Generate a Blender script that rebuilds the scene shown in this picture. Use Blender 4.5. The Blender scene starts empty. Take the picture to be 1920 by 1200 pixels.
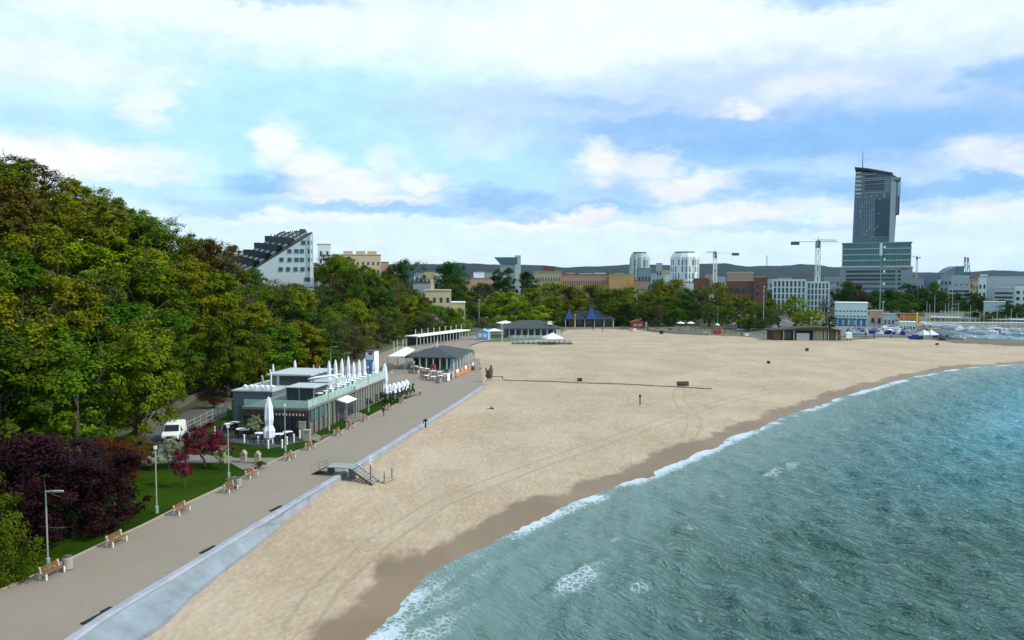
import bpy, bmesh, math, random
import numpy as np
from math import radians as R, sin, cos, pi, sqrt, atan2, hypot
from mathutils import Vector, Matrix
random.seed(7); RNG = np.random.default_rng(7)
scene = bpy.context.scene; COL = scene.collection
# ------------------------------------------------------------ camera
F = 1400.0; HOR = 528.0; CZ = 19.0
PITCH = math.atan((600-HOR)/F)
cam = bpy.data.objects.new('camera', bpy.data.cameras.new('camera')); COL.objects.link(cam)
cam.location = (0, 0, CZ); cam.rotation_euler = (pi/2-PITCH, 0, 0)
cam.data.sensor_width = 36; cam.data.lens = 36*F/1920
cam.data.clip_start = 0.5; cam.data.clip_end = 20000
scene.camera = cam
# ------------------------------------------------------------ sun + view
SUN_EL, SUN_AZ = R(42), R(102)          # azimuth clockwise from +Y
sd = Vector((sin(SUN_AZ)*cos(SUN_EL), cos(SUN_AZ)*cos(SUN_EL), sin(SUN_EL)))
sl = bpy.data.lights.new('sun', 'SUN'); sl.energy = 3.4; sl.angle = R(1.5); sl.color = (1, .95, .87)
so = bpy.data.objects.new('sun', sl); COL.objects.link(so)
so.rotation_euler = sd.to_track_quat('Z', 'Y').to_euler(); so.location = (60, 0, 80)
vs = scene.view_settings; vs.view_transform = 'Standard'; vs.look = 'None'; vs.gamma = 1; vs.use_curve_mapping = False
vs.exposure = 0.12
# ------------------------------------------------------------ world
def build_world():
    w = bpy.data.worlds.new('World'); scene.world = w; w.use_nodes = True
    nt = w.node_tree; N = nt.nodes; L = nt.links
    for n in list(N): N.remove(n)
    out = N.new('ShaderNodeOutputWorld'); bg = N.new('ShaderNodeBackground'); bg.inputs[1].default_value = 0.1
    L.new(bg.outputs[0], out.inputs[0])
    sky = N.new('ShaderNodeTexSky'); sky.sky_type = 'NISHITA'; sky.sun_disc = False
    sky.sun_elevation = SUN_EL; sky.sun_rotation = SUN_AZ; sky.air_density = 1.0; sky.dust_density = .6; sky.ozone_density = 1.0
    tc = N.new('ShaderNodeTexCoord'); sep = N.new('ShaderNodeSeparateXYZ'); L.new(tc.outputs['Generated'], sep.inputs[0])
    def math_(op, a, b=None, c=None):
        n = N.new('ShaderNodeMath'); n.operation = op
        for i, v in enumerate((a, b, c)):
            if v is None: continue
            if isinstance(v, (int, float)): n.inputs[i].default_value = v
            else: L.new(v, n.inputs[i])
        return n.outputs[0]
    az = math_('ARCTAN2', sep.outputs[0], sep.outputs[1]); el = math_('ARCSINE', sep.outputs[2])
    comb = N.new('ShaderNodeCombineXYZ'); L.new(az, comb.inputs[0]); L.new(el, comb.inputs[1])
    def vmath(op, a, b):
        n = N.new('ShaderNodeVectorMath'); n.operation = op
        for i, v in enumerate((a, b)):
            if v is None: continue
            if isinstance(v, (tuple, list)): n.inputs[i].default_value = v
            else: L.new(v, n.inputs[i])
        return n
    def noise(vec, sc, det, rough=.55, dist=0.0):
        n = N.new('ShaderNodeTexNoise'); n.inputs['Scale'].default_value = sc; n.inputs['Detail'].default_value = det
        n.inputs['Roughness'].default_value = rough; n.inputs['Distortion'].default_value = dist
        L.new(vec, n.inputs['Vector']); return n
    st = vmath('MULTIPLY', comb.outputs[0], (1.0, 1.9, 1.0)).outputs[0]
    nz = noise(st, 9.0, 8, .6)
    wob = vmath('SUBTRACT', nz.outputs['Color'], (.5, .5, .5)).outputs[0]
    wob = vmath('MULTIPLY', wob, (.15, .06, 0)).outputs[0]
    nz2 = noise(st, 34.0, 6, .6)
    wob2 = vmath('MULTIPLY', vmath('SUBTRACT', nz2.outputs['Color'], (.5, .5, .5)).outputs[0], (.045, .028, 0)).outputs[0]
    P = vmath('ADD', vmath('ADD', comb.outputs[0], wob).outputs[0], wob2).outputs[0]
    def blobs(lst):
        acc = None
        for (px, py, rx, ry, wt) in lst:
            a = math.atan((px-960)/F); e = math.atan((HOR-py)/hypot(F, px-960))
            v = vmath('SUBTRACT', P, (a, e, 0)).outputs[0]
            v = vmath('MULTIPLY', v, (F/rx, F/ry, 0)).outputs[0]
            n = N.new('ShaderNodeVectorMath'); n.operation = 'LENGTH'; L.new(v, n.inputs[0])
            mr = N.new('ShaderNodeMapRange'); mr.interpolation_type = 'SMOOTHSTEP'
            mr.inputs[1].default_value = 1.35; mr.inputs[2].default_value = .35; mr.inputs[3].default_value = 0; mr.inputs[4].default_value = wt
            L.new(n.outputs['Value'], mr.inputs[0])
            acc = mr.outputs[0] if acc is None else math_('MAXIMUM', acc, mr.outputs[0])
        return acc
    def mix(fac, a, b):
        n = N.new('ShaderNodeMix'); n.data_type = 'RGBA'
        if isinstance(fac, (int, float)): n.inputs[0].default_value = fac
        else: L.new(fac, n.inputs[0])
        for i, v in ((6, a), (7, b)):
            if isinstance(v, tuple): n.inputs[i].default_value = (*[k*10 for k in v], 1)
            else: L.new(v, n.inputs[i])
        return n.outputs[2]
    white = (.88, .985, 1.04); hzn = (.78, .93, 1.03); warm = (.97, .965, 1.01); veil = (.54, .92, 1.06); grey = (.54, .71, .98); deep = (.25, .52, .92)
    c = mix(.86, sky.outputs[0], veil)
    # overhead and behind: general broken cloud
    gen = noise(vmath('MULTIPLY', comb.outputs[0], (1, 2.4, 1)).outputs[0], 4.0, 7, .6)
    g = N.new('ShaderNodeMapRange'); g.inputs[1].default_value = .44; g.inputs[2].default_value = .62; g.inputs[4].default_value = .75
    L.new(gen.outputs['Fac'], g.inputs[0]); hi = N.new('ShaderNodeMapRange'); hi.inputs[1].default_value = .30; hi.inputs[2].default_value = .46
    L.new(el, hi.inputs[0])
    c = mix(math_('MULTIPLY', g.outputs[0], hi.outputs[0]), c, white)
    c = mix(blobs([(1800, 260, 850, 330, .6)]), c, (.42, .72, 1.0))
    c = mix(blobs([(60, 440, 700, 70, .8), (900, 465, 760, 70, .9), (1500, 475, 700, 66, .85), (1850, 450, 300, 60, .75)]), c, hzn)
    c = mix(blobs([(450, 30, 640, 85, .95), (1150, 70, 560, 105, 1.0), (1600, 70, 420, 90, .9), (80, 100, 260, 80, .6),
                   (1780, 110, 200, 55, .8), (1000, 120, 260, 60, .6), (900, 260, 90, 40, .35)]), c, white)
    c = mix(blobs([(1430, 205, 520, 92, 1.0), (1010, 210, 300, 52, .75), (1740, 235, 340, 105, .95), (1180, 350, 200, 50, .65), (90, 215, 150, 22, .25), (1500, 340, 420, 50, .6), (700, 375, 330, 34, .55), (980, 385, 260, 34, .6)]), c, grey)
    c = mix(blobs([(1540, 262, 460, 46, .85), (1270, 238, 260, 28, 0.72), (1130, 200, 150, 16, 0.42), (1340, 355, 240, 20, 0.68), (1760, 345, 260, 22, 0.72),
                   (1870, 155, 66, 30, 0.77), (1560, 4, 130, 20, 0.68), (530, 345, 110, 26, 0.72), (930, 378, 110, 22, 0.68), (770, 398, 200, 13, 0.51),
                   (1130, 388, 120, 16, 0.59), (540, 8, 130, 14, 0.51), (420, 388, 150, 14, 0.34), (1700, 385, 200, 12, 0.51), (1010, 408, 90, 10, 0.42), (1300, 425, 160, 9, 0.30), (1500, 430, 180, 9, 0.30)]), c, deep)
    c = mix(blobs([(60, 288, 250, 38, .95), (230, 325, 120, 22, .7), (520, 268, 42, 42, .82), (580, 305, 60, 32, .82), (650, 345, 95, 30, .82), (735, 305, 50, 44, .5), (790, 340, 50, 24, .8),
                   (305, 195, 34, 42, .65), (1130, 300, 66, 38, .82), (1220, 305, 56, 26, .7), (1285, 350, 90, 26, .8), (1370, 405, 130, 24, .75), (1080, 405, 56, 16, .82), (980, 425, 110, 11, .8), (690, 372, 150, 12, .7),
                   (1820, 395, 120, 24, .6), (1620, 405, 90, 22, .6), (1375, 203, 60, 18, .7), (1520, 165, 120, 24, .5), (1870, 290, 70, 24, .55), (120, 120, 140, 26, .4), (600, 412, 160, 10, .6), (1500, 395, 90, 16, .6), (1200, 430, 140, 9, .6)]), c, warm)
    fine = noise(st, 22, 7, .62)
    fr = N.new('ShaderNodeMapRange'); fr.inputs[1].default_value = .35; fr.inputs[2].default_value = .7; fr.inputs[3].default_value = .93; fr.inputs[4].default_value = 1.04
    L.new(fine.outputs['Fac'], fr.inputs[0])
    vv = N.new('ShaderNodeVectorMath'); vv.operation = 'SCALE'; L.new(c, vv.inputs[0]); L.new(fr.outputs[0], vv.inputs['Scale'])
    L.new(vv.outputs[0], bg.inputs[0])
build_world()
# ------------------------------------------------------------ pixel <-> place helpers (1920x1200 photo pixels)
_r = Vector((1, 0, 0)); _f = Vector((0, cos(PITCH), -sin(PITCH))); _u = Vector((0, sin(PITCH), cos(PITCH)))
def ray(u, v): return _r*((u-960)/F)+_u*((600-v)/F)+_f
def G(u, v, z=1.7):
    d = ray(u, v); t = (z-CZ)/d.z; return Vector((d.x*t, d.y*t, z))
def PY(u, v, Y):
    d = ray(u, v); t = Y/d.y; return Vector((d.x*t, Y, CZ+d.z*t))
def proj(x, y, z):
    p = Vector((x, y, z-CZ)); w = p.dot(_f)
    return 960+F*p.dot(_r)/w, 600-F*p.dot(_u)/w
def lerp(a, b, t): return a+(b-a)*t
def interp(x, pts): return float(np.interp(x, [p[0] for p in pts], [p[1] for p in pts]))
def seg_dist(X, Y, pts):
    """signed distance to an open polyline, positive on its left side"""
    best = np.full(X.shape, 1e18); sg = np.ones(X.shape)
    for (ax, ay), (bx, by) in zip(pts[:-1], pts[1:]):
        dx, dy = bx-ax, by-ay; l2 = dx*dx+dy*dy
        t = np.clip(((X-ax)*dx+(Y-ay)*dy)/l2, 0, 1)
        ex, ey = X-(ax+t*dx), Y-(ay+t*dy); d = ex*ex+ey*ey
        s = np.where(dx*(Y-ay)-dy*(X-ax) > 0, 1.0, -1.0)
        m = d < best; best = np.where(m, d, best); sg = np.where(m, s, sg)
    return np.sqrt(best)*sg
def inpoly(X, Y, pts):
    c = np.zeros(X.shape, bool); n = len(pts)
    for i in range(n):
        (x1, y1), (x2, y2) = pts[i], pts[(i+1) % n]
        if y1 == y2: continue
        m = ((y1 > Y) != (y2 > Y)) & (X < (x2-x1)*(Y-y1)/(y2-y1)+x1); c ^= m
    return c
def sst(a, b, x):
    t = np.clip((x-a)/(b-a), 0, 1); return t*t*(3-2*t)
def vnoise(X, Y, s, seed=0):
    """smooth value noise"""
    rg = np.random.default_rng(seed); T = rg.random((256, 256))
    x = X/s; y = Y/s; xi = np.floor(x).astype(int); yi = np.floor(y).astype(int)
    fx = x-xi; fy = y-yi; fx = fx*fx*(3-2*fx); fy = fy*fy*(3-2*fy)
    a = T[xi % 256, yi % 256]; b = T[(xi+1) % 256, yi % 256]; c = T[xi % 256, (yi+1) % 256]; d = T[(xi+1) % 256, (yi+1) % 256]
    return (a*(1-fx)+b*fx)*(1-fy)+(c*(1-fx)+d*fx)*fy
# ------------------------------------------------------------ materials
MATS = {}
def mat(name, col, rough=.7, metal=0.0, var=.12, sc=1.5, bump=0.0, bsc=8.0, spec=.4, alpha=1.0, emit=None, coord='Object'):
    if name in MATS: return MATS[name]
    m = bpy.data.materials.new(name); m.use_nodes = True; MATS[name] = m
    nt = m.node_tree; b = nt.nodes['Principled BSDF']; N = nt.nodes; L = nt.links
    b.inputs['Roughness'].default_value = rough; b.inputs['Metallic'].default_value = metal
    b.inputs['Specular IOR Level'].default_value = spec; b.inputs['Alpha'].default_value = alpha
    tc = N.new('ShaderNodeTexCoord')
    n = N.new('ShaderNodeTexNoise'); n.inputs['Scale'].default_value = sc; n.inputs['Detail'].default_value = 6; n.inputs['Roughness'].default_value = .65
    L.new(tc.outputs[coord], n.inputs['Vector'])
    mr = N.new('ShaderNodeMapRange'); mr.inputs[1].default_value = .3; mr.inputs[2].default_value = .7
    mr.inputs[3].default_value = 1-var; mr.inputs[4].default_value = 1+var
    L.new(n.outputs['Fac'], mr.inputs[0])
    v = N.new('ShaderNodeVectorMath'); v.operation = 'SCALE'; v.inputs[0].default_value = col; L.new(mr.outputs[0], v.inputs['Scale'])
    L.new(v.outputs[0], b.inputs['Base Color'])
    if bump:
        n2 = N.new('ShaderNodeTexNoise'); n2.inputs['Scale'].default_value = bsc; n2.inputs['Detail'].default_value = 5
        L.new(tc.outputs[coord], n2.inputs['Vector'])
        bp = N.new('ShaderNodeBump'); bp.inputs['Strength'].default_value = bump; bp.inputs['Distance'].default_value = .1
        L.new(n2.outputs['Fac'], bp.inputs['Height']); L.new(bp.outputs[0], b.inputs['Normal'])
    return m
def leafmat(name, dark, light, hue=.12, trans=.25):
    m = bpy.data.materials.new(name); m.use_nodes = True; MATS[name] = m
    nt = m.node_tree; N = nt.nodes; L = nt.links; b = N['Principled BSDF']; out = N['Material Output']
    g = N.new('ShaderNodeNewGeometry'); oi = N.new('ShaderNodeObjectInfo')
    tc = N.new('ShaderNodeTexCoord'); nz = N.new('ShaderNodeTexNoise'); nz.inputs['Scale'].default_value = .45; nz.inputs['Detail'].default_value = 3
    L.new(tc.outputs['Object'], nz.inputs['Vector'])
    a = N.new('ShaderNodeMath'); a.operation = 'MULTIPLY_ADD'; a.inputs[1].default_value = .38; L.new(g.outputs['Random Per Island'], a.inputs[0])
    s = N.new('ShaderNodeMapRange'); s.inputs[1].default_value = .35; s.inputs[2].default_value = .65; s.inputs[3].default_value = -.1; s.inputs[4].default_value = .5
    L.new(nz.outputs['Fac'], s.inputs[0]); L.new(s.outputs[0], a.inputs[2])
    mx = N.new('ShaderNodeMix'); mx.data_type = 'RGBA'; mx.inputs[6].default_value = (*dark, 1); mx.inputs[7].default_value = (*light, 1)
    L.new(a.outputs[0], mx.inputs[0])
    hs = N.new('ShaderNodeHueSaturation'); L.new(mx.outputs[2], hs.inputs['Color'])
    h = N.new('ShaderNodeMapRange'); h.inputs[3].default_value = .5-hue*.3; h.inputs[4].default_value = .5+hue*.22; L.new(oi.outputs['Random'], h.inputs[0]); L.new(h.outputs[0], hs.inputs['Hue'])
    wn = N.new('ShaderNodeTexWhiteNoise'); wn.noise_dimensions = '1D'; L.new(oi.outputs['Random'], wn.inputs['W'])
    vv = N.new('ShaderNodeMapRange'); vv.inputs[3].default_value = .72; vv.inputs[4].default_value = 1.25; L.new(wn.outputs['Value'], vv.inputs[0]); L.new(vv.outputs[0], hs.inputs['Value'])
    L.new(hs.outputs[0], b.inputs['Base Color']); b.inputs['Roughness'].default_value = .6; b.inputs['Specular IOR Level'].default_value = .06
    tr = N.new('ShaderNodeBsdfTranslucent'); L.new(hs.outputs[0], tr.inputs[0])
    ms = N.new('ShaderNodeMixShader'); ms.inputs[0].default_value = trans; L.new(b.outputs[0], ms.inputs[1]); L.new(tr.outputs[0], ms.inputs[2])
    L.new(ms.outputs[0], out.inputs[0]); return m
# ------------------------------------------------------------ mesh builder
class MB:
    def __init__(s): s.v = []; s.f = []
    def quad(s, a, b, c, d): n = len(s.v); s.v += [tuple(a), tuple(b), tuple(c), tuple(d)]; s.f.append((n, n+1, n+2, n+3)); return s
    def tri(s, a, b, c): n = len(s.v); s.v += [tuple(a), tuple(b), tuple(c)]; s.f.append((n, n+1, n+2)); return s
    def box(s, x0, x1, y0, y1, z0, z1, rz=0, piv=(0, 0)):
        n = len(s.v); P = [(x0, y0, z0), (x1, y0, z0), (x1, y1, z0), (x0, y1, z0), (x0, y0, z1), (x1, y0, z1), (x1, y1, z1), (x0, y1, z1)]
        if rz:
            c, q = cos(rz), sin(rz); P = [(piv[0]+(x-piv[0])*c-(y-piv[1])*q, piv[1]+(x-piv[0])*q+(y-piv[1])*c, z) for x, y, z in P]
        s.v += P; s.f += [tuple(n+i for i in f) for f in ((3, 2, 1, 0), (4, 5, 6, 7), (0, 1, 5, 4), (1, 2, 6, 5), (2, 3, 7, 6), (3, 0, 4, 7))]; return s
    def prism(s, pts, z0, z1):
        """vertical extrusion of a counter-clockwise outline"""
        n = len(s.v); k = len(pts); s.v += [(x, y, z0) for x, y in pts]+[(x, y, z1) for x, y in pts]
        s.f += [tuple(n+i for i in reversed(range(k))), tuple(n+k+i for i in range(k))]
        s.f += [(n+i, n+(i+1) % k, n+k+(i+1) % k, n+k+i) for i in range(k)]; return s
    def extr(s, pts, y0, y1):
        """outline in x-z extruded along y"""
        n = len(s.v); k = len(pts); s.v += [(x, y0, z) for x, z in pts]+[(x, y1, z) for x, z in pts]
        s.f += [tuple(n+i for i in range(k)), tuple(n+k+i for i in reversed(range(k)))]
        s.f += [(n+i, n+k+i, n+k+(i+1) % k, n+(i+1) % k) for i in range(k)]; return s
    def lathe(s, prof, cx=0, cy=0, seg=12, fl=None):
        """prof: list of (radius, z)"""
        n = len(s.v)
        for r, z in prof:
            for i in range(seg):
                a = 2*pi*i/seg; rr = r*(1+(fl*(1 if i % 2 else -1) if fl else 0)); s.v.append((cx+rr*cos(a), cy+rr*sin(a), z))
        for j in range(len(prof)-1):
            for i in range(seg): s.f.append((n+j*seg+i, n+j*seg+(i+1) % seg, n+(j+1)*seg+(i+1) % seg, n+(j+1)*seg+i))
        s.f.append(tuple(n+i for i in reversed(range(seg)))); s.f.append(tuple(n+(len(prof)-1)*seg+i for i in range(seg))); return s
    def tube(s, pts, rad, seg=6):
        n = len(s.v); k = len(pts); pts = [Vector(p) for p in pts]
        if isinstance(rad, (int, float)): rad = [rad]*k
        for i, p in enumerate(pts):
            t = (pts[min(i+1, k-1)]-pts[max(i-1, 0)]).normalized()
            a = t.orthogonal().normalized() if abs(t.z) > .9 else t.cross(Vector((0, 0, 1))).normalized()
            if abs(t.z) > .9: a = Vector((1, 0, 0))-t*t.x; a.normalize()
            b = t.cross(a)
            for j in range(seg):
                q = 2*pi*j/seg; s.v.append(tuple(p+(a*cos(q)+b*sin(q))*rad[i]))
        for i in range(k-1):
            for j in range(seg): s.f.append((n+i*seg+j, n+i*seg+(j+1) % seg, n+(i+1)*seg+(j+1) % seg, n+(i+1)*seg+j))
        s.f.append(tuple(n+j for j in reversed(range(seg)))); s.f.append(tuple(n+(k-1)*seg+j for j in range(seg))); return s
    def ball(s, c, r, seg=10, rings=6, sq=(1, 1, 1)):
        n = len(s.v)
        for i in range(1, rings):
            t = pi*i/rings
            for j in range(seg):
                q = 2*pi*j/seg; s.v.append((c[0]+r*sq[0]*sin(t)*cos(q), c[1]+r*sq[1]*sin(t)*sin(q), c[2]+r*sq[2]*cos(t)))
        s.v += [(c[0], c[1], c[2]+r*sq[2]), (c[0], c[1], c[2]-r*sq[2])]; T = n+(rings-1)*seg
        for i in range(rings-2):
            for j in range(seg): s.f.append((n+i*seg+j, n+(i+1)*seg+j, n+(i+1)*seg+(j+1) % seg, n+i*seg+(j+1) % seg))
        for j in range(seg): s.f += [(T, n+j, n+(j+1) % seg), (T+1, n+(rings-2)*seg+(j+1) % seg, n+(rings-2)*seg+j)]
        return s
    def build(s, name, m, parent=None, smooth=False, bevel=0):
        me = bpy.data.meshes.new(name); me.from_pydata(s.v, [], s.f); me.update()
        bm = bmesh.new(); bm.from_mesh(me); bmesh.ops.recalc_face_normals(bm, faces=bm.faces[:])
        if bevel: bmesh.ops.remove_doubles(bm, verts=bm.verts[:], dist=.0005); bmesh.ops.bevel(bm, geom=[e for e in bm.edges if len(e.link_faces) == 2 and e.calc_face_angle(0) > .6], offset=bevel, segments=2, affect='EDGES', profile=.6)
        if smooth:
            for f in bm.faces: f.smooth = True
        bm.to_mesh(me); bm.free()
        if isinstance(m, str): m = MATS[m]
        me.materials.append(m)
        o = bpy.data.objects.new(name, me); COL.objects.link(o)
        if parent: o.parent = parent
        return o
def tag(o, label=None, cat=None, group=None, kind=None):
    if label: o['label'] = label
    if cat: o['category'] = cat
    if group: o['group'] = group
    if kind: o['kind'] = kind
    return o
def thing(name, label, cat, loc=(0, 0, 0), rz=0, group=None):
    o = bpy.data.objects.new(name, None); COL.objects.link(o); o.location = loc; o.rotation_euler = (0, 0, rz)
    o.empty_display_size = .3
    return tag(o, label, cat, group)
KIDS = {}
def copy_tree(root, loc, rz=0, label=None, scale=None):
    kids = KIDS.get(root.name)
    if kids is None: kids = KIDS[root.name] = [(c, list(c.children)) for c in root.children]
    r = root.copy(); COL.objects.link(r); r.location = loc; r.rotation_euler = (0, 0, rz)
    if label: r['label'] = label
    if scale: r.scale = scale
    for c, gs in kids:
        d = c.copy(); COL.objects.link(d); d.parent = r
        for g in gs: e = g.copy(); COL.objects.link(e); e.parent = d
    return r
def rawmesh(name, V, Fc, m, attrs=None, smooth=True, parent=None):
    me = bpy.data.meshes.new(name)
    V = np.asarray(V, np.float32); Fc = np.asarray(Fc, np.int32); k = Fc.shape[1]
    me.vertices.add(len(V)); me.vertices.foreach_set('co', V.ravel())
    me.loops.add(Fc.size); me.loops.foreach_set('vertex_index', Fc.ravel())
    me.polygons.add(len(Fc)); me.polygons.foreach_set('loop_start', np.arange(0, Fc.size, k, dtype=np.int32))
    me.polygons.foreach_set('loop_total', np.full(len(Fc), k, np.int32))
    if smooth: me.polygons.foreach_set('use_smooth', np.ones(len(Fc), bool))
    me.update(calc_edges=True)
    for an, av in (attrs or {}).items():
        a = me.attributes.new(an, 'FLOAT', 'POINT'); a.data.foreach_set('value', np.asarray(av, np.float32).ravel())
    if m is not None: me.materials.append(m)
    o = bpy.data.objects.new(name, me); COL.objects.link(o)
    if parent: o.parent = parent
    return o
def grid(name, xs, ys, zf, m, keep=None, attrs=None, kind='structure'):
    X, Y = np.meshgrid(xs, ys, indexing='ij'); Z = zf(X, Y)
    nx, ny = X.shape; V = np.stack([X, Y, Z], -1).reshape(-1, 3)
    i, j = np.meshgrid(np.arange(nx-1), np.arange(ny-1), indexing='ij')
    q = np.stack([i*ny+j, (i+1)*ny+j, (i+1)*ny+j+1, i*ny+j+1], -1).reshape(-1, 4)
    if keep is not None:
        cx = (X[:-1, :-1]+X[1:, 1:])/2; cy = (Y[:-1, :-1]+Y[1:, 1:])/2; q = q[keep(cx, cy).ravel()]
    at = {k: f(X, Y) for k, f in (attrs or {}).items()}
    o = rawmesh(name, V, q, m, at)
    # drop loose verts
    bm = bmesh.new(); bm.from_mesh(o.data); bmesh.ops.delete(bm, geom=[v for v in bm.verts if not v.link_faces], context='VERTS'); bm.to_mesh(o.data); bm.free()
    o['kind'] = kind; return o
def sheet(name, pts, z, m, kind='structure'):
    mb = MB(); mb.v = [(p[0], p[1], z) for p in pts]; mb.f = [tuple(range(len(pts)))]
    me = bpy.data.meshes.new(name); me.from_pydata(mb.v, [], mb.f)
    bm = bmesh.new(); bm.from_mesh(me); bmesh.ops.triangulate(bm, faces=bm.faces[:]); bmesh.ops.recalc_face_normals(bm, faces=bm.faces[:])
    if bm.faces[:][0].normal.z < 0: bmesh.ops.reverse_faces(bm, faces=bm.faces[:])
    bm.to_mesh(me); bm.free(); me.materials.append(m if not isinstance(m, str) else MATS[m])
    o = bpy.data.objects.new(name, me); COL.objects.link(o); o['kind'] = kind; return o
def pxl(lst, z): return [tuple(G(u, v, z)[:2]) for u, v in lst]
# ============================================================ TERRAIN
LZ = 1.7   # level of the promenade and lawns
def amat(name):
    m = bpy.data.materials.new(name); m.use_nodes = True; MATS[name] = m; return m, m.node_tree.nodes, m.node_tree.links, m.node_tree.nodes['Principled BSDF']
def nd(N, t, **kw):
    n = N.new(t)
    for k, v in kw.items():
        if k in ('operation', 'data_type', 'interpolation_type', 'feature', 'noise_dimensions'): setattr(n, k, v)
        elif k == 'attr': n.attribute_name = v
        else: n.inputs[k.replace('_', ' ')].default_value = v
    return n
def mapr(N, L, src, a, b, c=0, d=1, smooth=True):
    n = N.new('ShaderNodeMapRange'); n.interpolation_type = 'SMOOTHSTEP' if smooth else 'LINEAR'
    for i, v in zip((1, 2, 3, 4), (a, b, c, d)): n.inputs[i].default_value = v
    L.new(src, n.inputs[0]); return n.outputs[0]
def cmix(N, L, fac, a, b):
    n = N.new('ShaderNodeMix'); n.data_type = 'RGBA'
    if isinstance(fac, (int, float)): n.inputs[0].default_value = fac
    else: L.new(fac, n.inputs[0])
    for i, v in ((6, a), (7, b)):
        if isinstance(v, tuple): n.inputs[i].default_value = (*v, 1)
        else: L.new(v, n.inputs[i])
    return n.outputs[2]
def mth(N, L, op, a, b=None):
    n = N.new('ShaderNodeMath'); n.operation = op
    for i, v in enumerate((a, b)):
        if v is None: continue
        if isinstance(v, (int, float)): n.inputs[i].default_value = v
        else: L.new(v, n.inputs[i])
    return n.outputs[0]
# shoreline (photo pixels -> z=0), from near to far: sea lies on the right-hand side
SHORE = pxl([(560, 1420), (640, 1270), (690, 1200), (720, 1158), (800, 1088), (900, 1030), (1000, 975), (1080, 945), (1160, 910), (1230, 884), (1320, 845),
             (1400, 810), (1480, 780), (1560, 750), (1640, 727), (1720, 705), (1800, 690), (1920, 682)], 0)
SHORE = [(SHORE[0][0]-6, -60)]+SHORE+[(170, 181), (260, 178), (420, 160), (900, 120)]
WALL = pxl([(130, 1200), (187, 1160), (245, 1125), (330, 1075), (440, 1008), (540, 948), (600, 912), (640, 888), (700, 852), (780, 803), (850, 760), (905, 724)], LZ)
wd = Vector(WALL[1])-Vector(WALL[0]); WALL = [tuple(Vector(WALL[0])-wd.normalized()*34)]+WALL
TOE = pxl([(240, 1200), (309, 1158), (350, 1116), (400, 1075), (480, 1016), (560, 954), (625, 907), (660, 884), (705, 856), (783, 806), (853, 762), (908, 725)], 1.0)
# inland edge of the beach
SAND = [WALL[0]]+WALL[1:]+pxl([(902, 700), (897, 680), (885, 662), (880, 648), (900, 641), (960, 640), (1040, 634), (1060, 618), (1120, 616), (1200, 619), (1260, 625), (1320, 628), (1400, 631), (1450, 637),
             (1540, 638), (1600, 637), (1650, 633), (1720, 634), (1790, 641), (1920, 646)], 1.5)+[(200, 216), (300, 214), (420, 214), (900, 214)]
def d_shore(X, Y): return seg_dist(X, Y, SHORE)
TR1 = pxl([(1275, 728), (1272, 745), (1285, 762), (1300, 775), (1302, 792), (1290, 808)], 1.0)
TR2 = pxl([(560, 1150), (620, 1075), (700, 1010), (820, 935), (1000, 868), (1200, 800), (1330, 757), (1500, 715)], .9)
TR3 = pxl([(610, 1030), (600, 990), (640, 955), (700, 945), (720, 920)], 1.0)
def trk(X, Y):
    a = [seg_dist(X, Y, t) for t in (TR1, TR2)]; r = a[0]
    for b_ in a[1:]: r = np.where(np.abs(b_) < np.abs(r), b_, r)
    return r
def d_sand(X, Y): return -seg_dist(X, Y, SAND)     # positive on the sand side
FOOT = [(-45, -40), (-44, 60), (-44, 86), (-41, 105), (-38, 118), (-34, 135), (-33, 160), (-33, 200), (-30, 240), (-26, 262), (-40, 300), (-70, 330), (-140, 360), (-900, 500)]
HM = [(-40, 34), (60, 34), (100, 34), (125, 30), (150, 20), (172, 13), (203, 10), (222, 15), (245, 16), (264, 14), (285, 4), (320, 1), (360, 0)]
def hill(X, Y):
    d = seg_dist(X, Y, FOOT); hm = np.interp(Y, [p[0] for p in HM], [p[1] for p in HM])
    return hm*sst(0, 1, d/(50-24*sst(165, 200, Y)))+np.clip(d-46, 0, 200)*.12*(hm/34)
def landz(X, Y): return 1.62+hill(X, Y)+.25*(vnoise(X, Y, 9, 3)-.5)*sst(2, 8, seg_dist(X, Y, FOOT))
def sandz(X, Y):
    d = d_shore(X, Y)+1.3*(vnoise(X, Y, 4.5, 5)-.5)+.5*(vnoise(X, Y, 1.6, 6)-.5)
    base = np.where(d < 0, d*.08, np.where(d < 12, d*.055, .66+(d-12)*.02))
    base = np.minimum(base, 1.0+.45*sst(150, 210, Y))
    lift = .52*sst(50, 64, Y)*sst(7, 0, np.abs(seg_dist(X, Y, WALL)))*sst(6, 14, d)
    return np.maximum(base, -3)+lift+sst(2, 12, d)*(.10*(vnoise(X, Y, 5, 8)-.5)+.05*(vnoise(X, Y, 1.5, 9)-.5))
MARINA = [(137, 250), (150, 228), (168, 212), (700, 211), (700, 300), (137, 292)]
def groundz(X, Y):
    s = d_sand(X, Y); l = landz(X, Y); z = l+(np.minimum(l, sandz(X, Y))-.55-l)*sst(-1.0, .15, s-sst(170, 190, Y)*1.0)
    z = np.where(inpoly(X, Y, MARINA), -2.0, z)
    return z
def sandzz(X, Y):
    s = d_sand(X, Y); z = sandz(X, Y); return z+(np.minimum(1.0, z)-.5-z)*sst(-.2, -1.8, s)
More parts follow.
